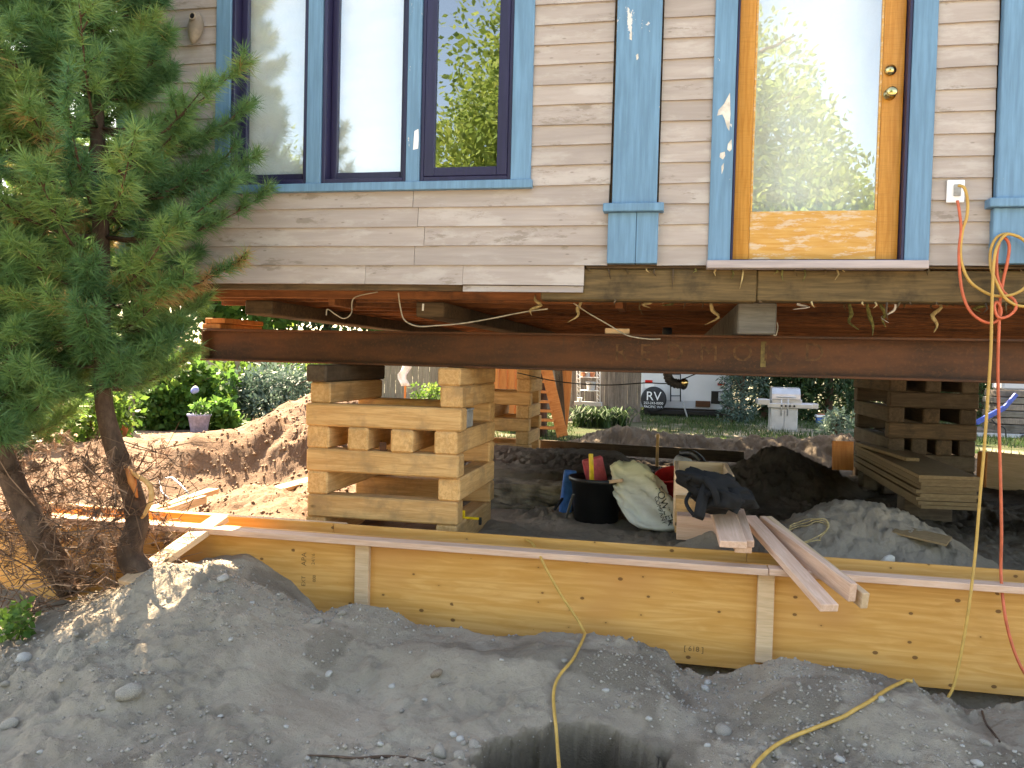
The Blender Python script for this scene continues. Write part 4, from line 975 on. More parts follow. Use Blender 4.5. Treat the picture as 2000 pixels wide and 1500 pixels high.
# wires under the floor
def wire(pts, r, mat, label, cat='wire', Y=0.25, name='dangling_wire'):
    P = [at(x, y, Y + (yy[0] if yy else 0)) for x, y, *yy in pts]
    return setp(tube(name, P, r, mat, None, 6, 8), label, cat, 'loose wires under the house')
wire([(738, 570), (700, 578), (688, 588), (686, 612), (672, 622), (655, 614), (640, 604), (637, 616)], .004, 'grey_wire', 'tan wire looping down under the floor left of the white tag')
wire([(778, 572), (782, 600), (790, 625), (815, 637), (850, 636), (900, 632), (960, 622), (1020, 610), (1070, 603)], .0045, 'grey_wire', 'long tan cable sagging from the floor right of the white tag')
wire([(1120, 592), (1150, 612), (1190, 635), (1225, 655), (1265, 662), (1290, 662)], .004, 'grey_wire', 'pale cable sagging down behind the beam below the pilaster')
wire([(1500, 640), (1507, 650), (1515, 655), (1519, 640), (1518, 630)], .0035, 'grey_wire', 'short wire loop beside the grey timber end')
wire([(1010, 728), (1090, 745), (1180, 752), (1260, 748), (1310, 748), (1360, 730)], .006, 'black_wire', 'thin dark cable strung across in front of the trailer', Y=3.5)
# extension cords
def cord(pts, r, mat, label, ground=False):
    if ground:
        pts = catmull(pts, 12)
        hz = height(np.array([p.x for p in pts]), np.array([p.y for p in pts])) + r * 1.0
        for p, h_ in zip(pts, hz): p.z = max(p.z, h_)
        for _ in range(8): pts = [pts[0]] + [(pts[i - 1] + pts[i] * 2 + pts[i + 1]) / 4 for i in range(1, len(pts) - 1)] + [pts[-1]]
        for p, h_ in zip(pts, hz): p.z = max(p.z, height(np.array([p.x]), np.array([p.y]))[0] + r * .2)
        return setp(tube('extension_cord', pts, r, mat, None, 8, 0), label, 'cord')
    return setp(tube('extension_cord', pts, r, mat, None, 8, 8), label, 'cord')
Yc = -0.09
c1 = [Vector((at(1005, 1053, .17).x, .30, .50)), at(1027, 1058, .165) + Vector((0, 0, .012)), at(1041, 1063, .06) + Vector((0, 0, 0)), at(1055, 1086, -.145), at(1066, 1110, -.165), at(1097, 1164, -.17), at(1128, 1210, -.20), at(1142, 1238, -.26)]
for x, y in ((1139, 1252), (1121, 1290), (1092, 1325), (1081, 1357), (1083, 1402)):
    g = ground_at(x, y); c1.append(g + Vector((0, 0, .012)))
c1 += [ground_at(1086, 1420) - ray(1086, 1420).normalized() * .03, at(1088, 1450, -1.20), at(1092, 1500, -1.42), at(1097, 1560, -1.62)]
cord(c1, .0075, 'yellow_cord', 'yellow extension cord draped over the form and down the dirt into the pit', True)
def cl_(pts, Y=Yc): return [at(x, y, Y + (k * .0 if not r_ else r_[0])) for k, (x, y, *r_) in enumerate(pts)]
cord(cl_([(1872, 362, .02), (1884, 368), (1890, 395), (1888, 425), (1880, 450), (1876, 490), (1880, 520), (1893, 548), (1915, 566), (1940, 577), (1970, 577), (1995, 567), (2015, 545), (2022, 510), (2005, 475), (1983, 460), (1962, 457), (1946, 465), (1936, 485),
          (1934, 510), (1938, 532, -.02), (1948, 556, -.025), (1963, 582, -.02), (1985, 596), (2010, 598), (2035, 590)]), .0075, 'yellow_cord', 'yellow cord looping from the outlet over the corner trim')
cord(cl_([(1990, 462, -.012), (1966, 458, -.015), (1949, 478, -.014), (1942, 505, -.02), (1939, 550, -.035), (1937, 610, -.03), (1935, 690, -.03), (1929, 780, -.03), (1922, 880, -.03), (1914, 970, -.03), (1905, 1080, -.06), (1893, 1180, -.10), (1880, 1260, -.12), (1864, 1335, -.14), (1850, 1366, -.15)]),
     .0075, 'yellow_cord', 'yellow cord hanging straight down in front of the form at the far right')
cord(cl_([(1870, 392, .01), (1874, 415), (1877, 450), (1873, 490), (1875, 540), (1882, 580), (1895, 608), (1915, 625), (1935, 631), (1950, 624), (1955, 605), (1947, 590), (1942, 600, -.02), (1950, 620, -.02), (1970, 617), (1984, 602), (1980, 585), (1960, 570, .01), (1948, 540, .01), (1947, 500, .01),
          (1953, 470, .01), (1963, 465, .01), (1971, 480, .01), (1968, 510, .01), (1960, 545, .015), (1953, 590, .01), (1951, 640), (1949, 720), (1951, 820), (1954, 930), (1956, 1040), (1955, 1120), (1962, 1195, -.06), (1974, 1250, -.08), (1992, 1298, -.10), (2020, 1345, -.12)]),
     .0075, 'orange_cord', 'orange cord knotted by the corner trim and hanging down past the form')
g = [ground_at(x, y) + Vector((0, 0, .012)) for x, y in ((1782, 1337), (1762, 1338), (1735, 1350), (1700, 1374), (1655, 1402), (1590, 1428), (1520, 1458), (1476, 1498), (1452, 1540))]
cord(g, .0085, 'yellow_cord', 'yellow cord lying across the dirt at the lower right', True)
g = [ground_at(x, y) + Vector((0, 0, .008)) for x, y in ((1918, 1392), (1925, 1415), (1940, 1435), (1952, 1452))]
setp(tube('dry_stick', g, .005, 'bark', None, 6, 5), 'reddish stick on the dirt below the right end of the form', 'stick')
g = [ground_at(x, y) + Vector((0, 0, .006)) for x, y in ((600, 1478), (650, 1480), (700, 1484), (760, 1480), (820, 1486), (870, 1496))]
setp(tube('dry_stick', g, [.003, .005, .006, .005, .003], 'bark', None, 6, 5), 'long thin dark root lying along the dirt at the bottom edge', 'stick')
g = []
for i in range(40):
    a = i * .42; r_ = .09 + .02 * math.sin(i * 1.7); q = ground_at(1570, 1046); g.append((q.x + r_ * 1.4 * math.cos(a), q.y + r_ * math.sin(a), ground_z(q.x + r_ * 1.4 * math.cos(a), q.y + r_ * math.sin(a)) + .012 + .001 * i))
setp(tube('rope_coil', g, .0035, 'insulation', None, 6, 3), 'coil of tan rope on the dark dirt behind the pink boards', 'rope')
# metal loop stuck in the sand
q = [at(310, 935, 1.9), at(313, 962, 1.8), at(332, 973, 1.7)]
q = [at(332, 976, 1.6), at(316, 962, 1.75), at(311, 936, 1.9), at(336, 933, 2.0), at(352, 946, 1.9), at(372, 968, 1.7)]
setp(tube('bent_rod', q, .010, 'steel', None, 6), 'bent metal rod frame sticking out of the sand left of the form', 'rod')

# ================================================================== STONES
def stone_mesh(seed, name='stone'):
    bm = bmesh.new(); bmesh.ops.create_icosphere(bm, subdivisions=2, radius=1.0); P = np.array([v.co[:] for v in bm.verts])
    f = fbm(P[:, 0] * 1.3 + seed * 7, P[:, 1] * 1.3 + P[:, 2] * 1.1 + seed, 200 + seed, 3, .5)
    for v, k in zip(bm.verts, f): v.co = v.co * (1 + .55 * k); v.co.z *= .62; v.co.y *= .85
    me = bpy.data.meshes.new(name); bm.to_mesh(me); bm.free(); me.polygons.foreach_set('use_smooth', [True] * len(me.polygons)); return me
SM = {}
for m_ in ('stone_a', 'stone_b', 'stone_c'):
    for s_ in range(4):
        me = stone_mesh(s_ + 1 if m_ == 'stone_a' else s_ + 11); me.materials.append(MAT[m_]); SM[m_, s_] = me
SL = [(250, 1356, 48, 'a', 'large rounded stone on the left dirt mound'), (47, 1288, 30, 'b', 'pale flat stone on the left edge of the dirt mound'), (40, 1256, 18, 'a', ''), (492, 1178, 12, 'b', ''), (450, 1251, 12, 'b', 'small bluish stone below the mound top'), (642, 1318, 17, 'b', 'bright pale stone in the hollow right of the mound'),
      (210, 1255, 10, 'b', ''), (10, 1337, 22, 'a', ''), (20, 1417, 36, 'a', 'wide flat stone at the lower left edge'), (200, 1384, 17, 'a', ''), (434, 1132, 24, 'b', 'pale stone on the crest of the mound'), (620, 1216, 30, 'a', 'grey stone on the ridge by the left cleat'), (217, 1148, 27, 'c', 'tan clod at the foot of the pine trunk'), (667, 1200, 20, 'a', ''),
      (854, 1317, 26, 'c', 'brown block-like stone in the middle of the dirt'), (766, 1341, 15, 'b', ''), (885, 1437, 18, 'b', ''), (899, 1445, 17, 'b', ''), (906, 1453, 15, 'a', ''), (927, 1456, 28, 'a', 'grey stone at the left rim of the pit'), (859, 1472, 36, 'a', 'broad stone below the pebble cluster by the pit'), (897, 1480, 26, 'a', ''),
      (743, 1455, 18, 'b', ''), (698, 1408, 10, 'b', ''), (1268, 1406, 15, 'b', 'white pebble above the right side of the pit'), (1205, 1381, 18, 'a', ''), (1184, 1350, 16, 'b', ''), (1104, 1292, 17, 'a', ''), (1377, 1347, 20, 'b', 'pale stone just below the gap under the form'), (1382, 1334, 14, 'b', ''), (1411, 1431, 34, 'a', 'flat stone right of the pit'),
      (1719, 1369, 25, 'b', 'bluish stone beside the yellow cord at right'), (1512, 1444, 18, 'a', ''), (1490, 1469, 30, 'a', 'grey stone against the yellow cord at the bottom'), (1640, 1486, 26, 'b', ''), (1925, 1454, 26, 'a', 'rounded stone at the end of the reddish stick'), (1880, 1459, 12, 'b', ''), (1908, 1493, 22, 'b', ''), (1981, 1469, 12, 'b', ''),
      (1381, 1457, 14, 'b', ''), (330, 1170, 14, 'a', ''), (150, 1240, 12, 'a', ''), (120, 1330, 12, 'a', ''), (560, 1420, 12, 'b', ''), (300, 1440, 14, 'a', ''), (700, 1350, 12, 'a', ''), (980, 1290, 12, 'b', ''), (1010, 1380, 12, 'a', ''), (1560, 1370, 12, 'a', ''), (1780, 1420, 14, 'a', ''), (80, 1470, 14, 'b', ''), (430, 1400, 12, 'b', ''), (620, 1480, 14, 'a', ''), (785, 1390, 12, 'a', ''), (830, 1368, 13, 'b', '')]
for i, (x, y, s_, m_, lab) in enumerate(SL):
    g = ground_at(x, y); dpt = (g - CAM).dot(_f); r_ = s_ / FPX * dpt * .5
    o = bpy.data.objects.new('stone', SM['stone_' + m_, i % 4]); o.location = g + Vector((0, 0, r_ * .18)); o.scale = (r_, r_, r_); o.rotation_euler = (random.uniform(-.4, .4), random.uniform(-.4, .4), random.uniform(0, 6)); link(o)
    setp(o, lab or 'small unremarkable pebble on the foreground dirt', 'stone', 'stones on the foreground dirt')
g = ground_at(1733, 1106); o = bpy.data.objects.new('concrete_lump', stone_mesh(31, 'concrete_lump')); o.data.materials.append(MAT['chunk_white']); o.location = g + Vector((0, 0, .03)); o.scale = (.042, .042, .068); o.rotation_euler = (.3, .5, 1); link(o)
setp(o, 'pale crumbly lump on the dirt behind the right part of the form', 'stone')
# gravel too small to pick apart
def gravel():
    N = 30000
    X = rng.uniform(-3.8, 2.4, N); Y = rng.uniform(-2.1, -0.2, N)
    dens = fbm(X * 1.6, Y * 1.6, 81, 3) + 0.28; keep = rng.uniform(0, .6, N) < dens; X, Y = X[keep], Y[keep]; n = len(X)
    r_ = 0.0025 + 0.012 * rng.random(n) ** 5; Zg = height(X, Y) + r_ * .15
    base = np.array([(1, 0, 0), (-1, 0, 0), (0, 1, 0), (0, -1, 0), (0, 0, .8), (0, 0, -.8)], float)
    tri = np.array([(0, 2, 4), (2, 1, 4), (1, 3, 4), (3, 0, 4), (2, 0, 5), (1, 2, 5), (3, 1, 5), (0, 3, 5)])
    a = rng.uniform(0, 6.28, n); ca, sa = np.cos(a), np.sin(a); st = rng.uniform(.6, 1.3, (n, 6, 1))
    B = base[None] * st * r_[:, None, None]
    Vx = B[..., 0] * ca[:, None] - B[..., 1] * sa[:, None] + X[:, None]; Vy = B[..., 0] * sa[:, None] + B[..., 1] * ca[:, None] + Y[:, None]; Vz = B[..., 2] + Zg[:, None]
    V = np.stack([Vx, Vy, Vz], -1).reshape(-1, 3); F = (tri[None] + 6 * np.arange(n)[:, None, None]).reshape(-1, 3)
    col = np.repeat(np.clip(np.where(rng.random(n) < .05, rng.uniform(.6, 1, n), rng.normal(.48, .12, n)), 0, 1), 6)
    setp(np_mesh('gravel', V, F, 'gravel', col=col), 'fine gravel and crumbs strewn over the foreground dirt', 'gravel', kind='stuff')
gravel()
def clods():
    N = 40000; X = rng.uniform(-6.5, -1.8, N); Y = rng.uniform(.5, 7.0, N)
    e = .12; sl = np.hypot(height(X + e, Y, False) - height(X - e, Y, False), height(X, Y + e, False) - height(X, Y - e, False)) / (2 * e)
    k = rng.uniform(0, .45, N) < sl * (.35 + 1.2 * np.clip(fbm(X * 1.7, Y * 1.7, 401, 3) + .1, 0, 1)); X, Y = X[k], Y[k]; n = len(X)
    r_ = .004 + .020 * rng.random(n) ** 5; Z = height(X, Y) + r_ * .2
    base = np.array([(1, 0, 0), (-1, 0, 0), (0, 1, 0), (0, -1, 0), (0, 0, .8), (0, 0, -.8), (.6, .6, .5), (-.6, -.6, .4)], float)[:6]
    tri = np.array([(0, 2, 4), (2, 1, 4), (1, 3, 4), (3, 0, 4), (2, 0, 5), (1, 2, 5), (3, 1, 5), (0, 3, 5)])
    B = base[None] * rng.uniform(.6, 1.3, (n, 6, 1)) * r_[:, None, None] + rng.normal(0, .15, (n, 6, 3)) * r_[:, None, None]
    V = (B + np.stack([X, Y, Z], 1)[:, None, :]).reshape(-1, 3); F = (tri[None] + 6 * np.arange(n)[:, None, None]).reshape(-1, 3)
    o = np_mesh('sand_clods', V, F, 'sand_clod'); setp(o, 'crumbly clods of sand on the sunlit dirt piles', 'sand', kind='stuff')
clods()

# ================================================================== YARD
def D(x, y, depth):                                # point at an axial distance
    return CAM + ray(x, y) * depth
# --- trailer
RD = 21.5
p0, p1 = D(1250, 800, RD), D(1427, 800, RD)
yard_z = 0.2
ry = (p0.y + p1.y) / 2; rx0, rx1 = p0.x, p1.x
zb = D(1340, 798, RD).z
rv = empty('travel_trailer', ((rx0 + rx1) / 2, ry, yard_z), 'white travel trailer parked beyond the yard, seen from the rear', 'trailer')
bx('body', rx0, rx1, ry, ry + 6.0, zb, zb + 2.3, 'rv_white', rv, 0.05)
bx('lower_panel', rx0 - .004, rx1 + .004, ry - .006, ry + .3, zb - .001, D(1340, 782, RD).z, 'rv_grey', rv, 0.01)
bx('bumper', rx0 + .15, rx1 - .1, ry - .16, ry - .06, zb - .16, zb - .05, 'black_plastic', rv, .01); bx('frame_rail', rx0 + .1, rx1 - .1, ry + .02, ry + 5.8, zb - .22, zb - .01, 'black_plastic', rv)
for px, py in ((1267, 745), (1408, 750)):
    q = D(px, py, RD); bx('tail_light', q.x - .10, q.x + .10, ry - .03, ry + .01, q.z - .035, q.z + .035, 'red_lens', rv, .01)
q = D(1268, 754, RD); bx('licence_plate', q.x - .13, q.x + .13, ry - .018, ry - .002, q.z - .07, q.z + .06, 'white_paint', rv, .004)
for px in (1310, 1329):
    a, b = D(px, 690, RD), D(px, 784, RD); tube('ladder_rail', [(a.x, ry - .09, a.z), (b.x, ry - .09, b.z)], .016, 'black_plastic', rv, 6)
for py in (773, 752, 731):
    a, b = D(1310, py, RD), D(1329, py, RD); tube('ladder_rung', [(a.x, ry - .09, a.z), (b.x, ry - .09, b.z)], .013, 'black_plastic', rv, 6)
a, b = D(1388, 788, RD), D(1421, 764, RD); hp = bx('access_hatch', a.x, b.x, ry - .02, ry + .01, a.z, b.z, 'black_plastic', rv, .03)
a, b = D(1402, 782, RD), D(1415, 766, RD); bx('hatch_panel', a.x, b.x, ry - .03, ry - .0205, a.z, b.z, 'rv_grey', hp)
a, b = D(1358, 794, RD), D(1387, 783, RD); bx('side_box', a.x, b.x, ry - .05, ry - .007, a.z, b.z, 'rust', rv)
for px in (1264, 1412):
    q = D(px, 812, RD); lathe('wheel', [(.001, 0), (.2, 0), (.33, .03), (.34, .10), (.33, .19), (.2, .21), (.001, .21)], (q.x + (.1 if px < 1300 else -.02), ry + 2.6, yard_z + .34), 'black_rubber', rv, 24, (0, R(90), 0))
q = D(1276, 781, RD - .3); sw = lathe('spare_wheel_cover', [(.001, 0), (.30, 0), (.335, .03), (.345, .09), (.335, .20), (.30, .22), (.001, .22)], (q.x, ry - .03, q.z), 'black_rubber', rv, 40, (R(90), 0, 0))
for txt, dz, sz in (('RV', .08, .34), ('253-243-0000', -.10, .092), ('PACIFIC WA', -.20, .09)):
    text_mesh('cover_lettering', txt, sz, 'white_paint', sw, flat_M((q.x, ry - .2535, q.z + dz), (1, 0, 0.0), (0, 0, 1)), .002)
hs = [D(1334, 785, RD) + Vector((0, -.15, 0)), D(1338, 800, RD) + Vector((0, -.3, 0)), D(1343, 815, RD) + Vector((0, -.4, 0)), D(1352, 830, RD) + Vector((0, -.6, 0))]
tube('drain_hose', hs, .022, 'grey_plastic', rv, 6, 5)
# --- grill
GD = 17.5
gb = D(1532, 842, GD); gz = ground_z(gb.x, gb.y)
gr = empty('gas_grill', (gb.x, gb.y, gz), 'stainless gas grill with side shelves on the lawn before the hedge', 'grill')
gzz = lambda py: D(1535, py, GD).z
bx('cabinet', D(1506, 820, GD).x, D(1557, 820, GD).x, gb.y, gb.y + .5, gz - .02, gzz(797), 'grill_grey', gr, .01)
xm = D(1531, 820, GD).x
for a, b in ((D(1508, 820, GD).x, xm - .008), (xm + .008, D(1555, 820, GD).x)):
    dd = bx('cabinet_door', a, b, gb.y - .02, gb.y - .001, gz + .03, gzz(801), 'grill_grey', gr, .008); hx = b - .06 if b < xm else a + .06
    tube('handle', [(hx, gb.y - .05, gz + .35), (hx, gb.y - .05, gz + .72)], .012, 'steel', dd, 6)
bx('control_panel', D(1500, 790, GD).x, D(1585, 790, GD).x, gb.y - .05, gb.y + .04, gzz(797) + .002, gzz(788), 'steel', gr, .01)
bx('side_shelf', D(1481, 790, GD).x, D(1504, 790, GD).x, gb.y - .05, gb.y + .5, gzz(792), gzz(781), 'steel', gr, .01); bx('side_shelf', D(1560, 790, GD).x, D(1597, 790, GD).x, gb.y + .05, gb.y + .5, gzz(797), gzz(787), 'steel', gr, .01)
bx('firebox', D(1508, 785, GD).x, D(1566, 785, GD).x, gb.y + .045, gb.y + .5, gzz(796), gzz(780), 'steel', gr, .01)
lx0, lx1 = D(1509, 770, GD).x, D(1563, 770, GD).x
V = []
prf = [(0, gzz(780) + .003), (0.02, gzz(770)), (.10, gzz(759)), (.30, gzz(757)), (.46, gzz(765)), (.48, gzz(780) + .003)]
for x in (lx0, lx1): V += [(x, gb.y + .02 + a, b) for a, b in prf]
n_ = len(prf); F = [(i, i + 1, n_ + i + 1, n_ + i) for i in range(n_ - 1)] + [(n_ - 1, 0, n_, 2 * n_ - 1), tuple(range(n_ - 1, -1, -1)), tuple(range(n_, 2 * n_))]
ld = mesh_obj('lid', V, F, 'steel', gr); tube('handle', [(lx0 + .1, gb.y - .03, gzz(775)), (lx1 - .1, gb.y - .03, gzz(775))], .014, 'steel', ld, 8)
for i in range(4):
    kx_ = D(1526 + i * 8, 793, GD).x; lathe('knob', [(.001, 0), (.024, 0), (.02, .03), (.001, .03)], (kx_, gb.y - .05, gzz(792.5)), 'black_plastic', gr, 12, (R(90), 0, 0))
# --- bucket in the grass
b_ = D(1606, 833, 20); gz = ground_z(b_.x, b_.y); cb = empty('storage_crate', (b_.x, b_.y, gz), 'small blue and white crate on the grass right of the grill', 'crate')
bx('bin', b_.x - .13, b_.x + .13, b_.y, b_.y + .25, gz - .01, gz + .16, 'blue_plastic', cb, .01); bx('lid', b_.x - .15, b_.x + .15, b_.y - .02, b_.y + .27, gz + .162, gz + .22, 'white_paint', cb, .01); bx('tray', b_.x - .10, b_.x + .12, b_.y, b_.y + .2, gz + .222, gz + .25, 'terracotta', cb, .01)
# --- fences
def fence(xa, xb, depth, y_bot, z_top, mat, label, n, rail=True, jag=.03):
    a, b = D(xa, y_bot, depth), D(xb, y_bot, depth)
    root = empty('board_fence', (a + b) / 2, label, 'fence'); d = b - a; ang = math.atan2(d.y, d.x); L = math.hypot(d.x, d.y); w = L / n
    me = box_mesh(w * .96, .02, 1.0, 0.0, mat, 'fence_board')
    for i in range(n):
        p = a + d * ((i + .5) / n); zt = z_top + random.uniform(-jag, jag); z0_ = 0.1
        o = bpy.data.objects.new('fence_board', me); o.location = (p.x, p.y + random.uniform(-.004, .004), (zt + z0_) / 2); o.scale = (1, 1, zt - z0_); o.rotation_euler = (0, random.uniform(-.008, .008), ang); link(o, root)
    for zz_ in (0.55, z_top - .25): box('rail', (L, .04, .09), ((a.x + b.x) / 2, (a.y + b.y) / 2 + .04, zz_), mat, root, (0, 0, ang))
    return root
fence(1108, 1250, 19.0, 825, 2.3, 'fence_wood', 'dark weathered board fence beside the travel trailer', 22)
fence(150, 1110, 22.5, 800, 1.75, 'fence_tan', 'tan board fence along the sunny far side of the garden', 88)
fp = D(462, 700, 15.5); o = beam_between('fence_post', (fp.x, fp.y, .1), (fp.x, fp.y, 1.9), .10, .10, 'fence_tan'); setp(o, 'grey wooden post among the dark shrubs left of the near crib', 'post')
fp = D(258, 700, 13.0); o = beam_between('fence_post', (fp.x, fp.y, .1), (fp.x, fp.y, 2.1), .07, .07, 'grey_timber'); setp(o, 'thin grey post between the pine trunk and the broad-leaved bush', 'post')
# --- steps with slatted side
SD = 14.5
st = empty('wooden_steps', D(1085, 850, SD), 'wooden steps with an orange slatted side behind the far crib', 'steps')
treads = [(727, 1062), (745, 1067), (765, 1072), (784, 1076), (802, 1080), (820, 1084), (835, 1087)]
for py, xr in treads:
    a, b = D(1030, py, SD), D(xr, py, SD); bx('tread', a.x, b.x, a.y, a.y + .26, a.z - .02, a.z + .02, 'cedar', st)
q = lambda x, y, dd=0.0: D(x, y, SD) + Vector((0, dd, 0))
beam_between('stringer', q(1060, 690, -.02), q(1099, 852, -.02), .05, .20, 'cedar', st)
beam_between('stringer', q(1031, 690, .3), q(1031, 855, .3), .05, .12, 'crib_wood', st)
for i in range(9):
    f = i / 8; xt = 1078 + 16 * f; xb_ = 1100 + 4 * f
    beam_between('slat', q(xt, 690, .05 + .05 * f), q(xb_, 850, .05 + .05 * f), .02, .012, 'old_timber', st)
V = [q(1090, 690, .18), q(1116, 690, .18), q(1113, 760, .18), q(1104, 850, .18), q(1100, 850, .18)]; V2 = [v + Vector((0, .03, 0)) for v in V]
mesh_obj('side_panel', V + V2, [(0, 4, 3, 2, 1), (5, 6, 7, 8, 9)] + [(i, (i + 1) % 5, 5 + (i + 1) % 5, 5 + i) for i in range(5)], 'cedar', st)
ws = empty('cedar_shed', D(985, 800, 16.5), 'orange cedar board wall seen through the top of the far crib', 'shed')
for i in range(7):
    a = D(925 + i * 16, 790, 16.5); bx('wall_board', a.x, a.x + .165, a.y, a.y + .03, .1, 2.6, 'cedar', ws)
# --- plant stand
PD = 18.0
ps = empty('plant_stand', D(1160, 820, PD), 'white wire plant stand with pots against the dark fence', 'plant stand')
w = lambda x, y, dd=0.0: D(x, y, PD) + Vector((0, dd, 0))
for x in (1127, 1133, 1166, 1172): tube('upright', [w(x, 700), w(x, 786)], .010, 'white_paint', ps, 5)
for k in range(10):
    y = 705 + k * 8
    for xa in (1127, 1166): tube('lattice_bar', [w(xa, y), w(xa + 6, y + 6)], .006, 'white_paint', ps, 4)
for y in (737, 763): box('shelf', (.42, .25, .015), w(1150, y, .1), 'white_paint', ps)
box('trough', (.62, .22, .09), w(1148, 789, .1), 'grill_grey', ps)
for x in (1144, 1149): tube('leg', [w(x, 792), w(x + (-1), 818)], .010, 'white_paint', ps, 5)
for x, y, mt, lab in ((1153, 756, 'rv_grey', 'pale flower pot on the middle shelf of the white plant stand'), (1138, 733, 'terracotta', 'reddish pot on the left of the upper shelf of the plant stand'), (1147, 733, 'rv_grey', 'grey pot in the middle of the upper shelf of the plant stand'), (1156, 733, 'terracotta', 'reddish pot on the right of the upper shelf of the plant stand'), (1131, 782, 'white_paint', 'white jug on the left end of the plant stand trough')):
    q_ = w(x, y, .1); s_ = 1.5 if y == 756 else .8; o = lathe('flower_pot', [(.05 * s_, -.07 * s_), (.075 * s_, .06 * s_), (.08 * s_, .065 * s_), (.078 * s_, .08 * s_), (.06 * s_, .075 * s_), (.001, .05 * s_)], q_, mt, None, 16, close=False); setp(o, lab, 'pot')
# --- flatbed with lumber at the far right
TD = 17.0
tq = lambda x, y, dd=0.0: D(x, y, TD) + Vector((0, dd, 0))
tr = empty('utility_trailer', tq(1960, 860), 'low flatbed trailer with a blue frame at the right edge of the yard', 'trailer')
box('deck', (2.2, 1.2, .06), tq(2000, 846, .6), 'grey_timber', tr); box('frame_rail', (2.2, .06, .08), tq(2000, 852, -.04), 'rv_grey', tr)
beam_between('blue_strut', tq(1906, 826), tq(1962, 796), .06, .10, 'blue_bar', tr); beam_between('blue_strut', tq(1962, 796), tq(1985, 770), .06, .08, 'blue_bar', tr)
lathe('wheel', [(.001, 0), (.2, 0), (.24, .03), (.24, .15), (.2, .17), (.001, .17)], tq(1990, 866, .1), 'black_rubber', tr, 20, (0, R(90), 0))
tube('hitch_hook', [tq(1932, 818, -.1), tq(1942, 828, -.1), tq(1952, 832, -.1), tq(1960, 838, -.1), tq(1961, 856, -.1)], .014, 'black_plastic', tr, 6, 4)
for i in range(6):
    o = box('lumber_bundle', (1.1, .8, .13), tq(2005 + (i % 2) * 4, 838 - i * 13.5, .5), 'fence_wood' if i % 2 else 'grey_timber', None, (0, 0, random.uniform(-.03, .03)), .01)
    setp(o, ['bottom', 'second', 'third', 'fourth', 'fifth', 'topmost'][i] + ' grey timber bundle on the flatbed at the right edge', 'lumber', 'timber on the flatbed')
q_ = tq(1990, 742, .5); o = box('storage_tote', (.5, .5, .45), q_, 'rv_grey', None, (0, 0, .1), .04); setp(o, 'grey tote on top of the timber at the right edge', 'tote')
# dark machine glimpsed through the dark crib
mq = lambda x, y, dd=0.0: D(x, y, 15.0) + Vector((0, dd, 0))
mc = empty('work_bench', mq(1780, 850), 'cluttered white-topped work bench seen through a gap in the dark crib', 'bench')
box('bench_top', (.7, .5, .04), mq(1780, 775, .2), 'white_paint', mc)
for dx in (-.3, .3): box('leg', (.05, .05, .8), mq(1780, 775, .2) + Vector((dx, 0, -.42)), 'black_plastic', mc)
for x, y, mt, lab in ((1768, 762, 'red_plastic', 'red canister on the white-topped bench'), (1778, 760, 'grey_plastic', 'grey can on the white-topped bench'), (1789, 764, 'white_paint', 'white tin on the white-topped bench')):
    o = lathe('canister', [(.001, -.1), (.06, -.1), (.06, .08), (.03, .10), (.03, .13), (.001, .13)], mq(x, y, .15), mt, None, 14); setp(o, lab, 'can')
# white rag seen over the near crib
rg = D(790, 730, 13); V = []
for i in range(8):
    for j in range(4): V.append((rg.x + (j - 1.5) * .05 + .04 * math.sin(i), rg.y + .03 * math.sin(i * 1.3 + j * 2), rg.z + .22 - i * .06))
F = [(i * 4 + j, i * 4 + j + 1, i * 4 + j + 5, i * 4 + j + 4) for i in range(7) for j in range(3)]
o = mesh_obj('hanging_rag', V, F, 'rag', smooth=True); md = o.modifiers.new('solid', 'SOLIDIFY'); md.thickness = .006; setp(o, 'white rag hanging in the garden seen over the near crib', 'rag')
o = beam_between('garden_stake', (rg.x, rg.y + .05, .1), (rg.x, rg.y + .05, 1.75), .03, .03, 'cedar'); setp(o, 'thin reddish stake carrying the white rag', 'stake')

# ================================================================== VEGETATION
def leaves_np(C, Nn, size, aspect=0.5, droop=0.0):
    """diamond leaves at C with outward direction Nn; returns V,F"""
    n = len(C)
    d = Nn + rng.normal(0, .55, (n, 3)); d[:, 2] -= droop; d /= np.linalg.norm(d, axis=1, keepdims=True)
    r = rng.normal(0, 1, (n, 3)); s = np.cross(d, r); s /= np.linalg.norm(s, axis=1, keepdims=True)
    nn = np.cross(d, s)
    L = size * rng.uniform(.65, 1.3, n)[:, None]
    A = C; B = C + d * L * .5 + s * L * aspect * .5 + nn * L * .06; T = C + d * L; E = C + d * L * .5 - s * L * aspect * .5 + nn * L * .06
    V = np.stack([A, B, T, E], 1).reshape(-1, 3); F = np.arange(4 * n).reshape(n, 4)
    return V, F
def crown_points(center, rad, n, blobs, fill=0.35, bs=0.42):
    """points on many overlapping clumps inside an ellipsoid"""
    c = np.array(center); rad = np.array(rad)
    u = rng.normal(0, 1, (blobs, 3)); u /= np.linalg.norm(u, axis=1, keepdims=True); rr = rng.uniform(fill, 1.0, blobs) ** .6
    bc = u * rr[:, None] * (1 - bs * .55); br = bs * rng.uniform(.55, 1.15, blobs)
    k = rng.integers(0, blobs, n); v = rng.normal(0, 1, (n, 3)); v /= np.linalg.norm(v, axis=1, keepdims=True)
    P = bc[k] + v * (br[k] * rng.uniform(.72, 1.05, n))[:, None]
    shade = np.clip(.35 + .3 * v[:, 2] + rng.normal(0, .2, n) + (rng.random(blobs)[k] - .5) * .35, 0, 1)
    return c + P * rad, v, shade
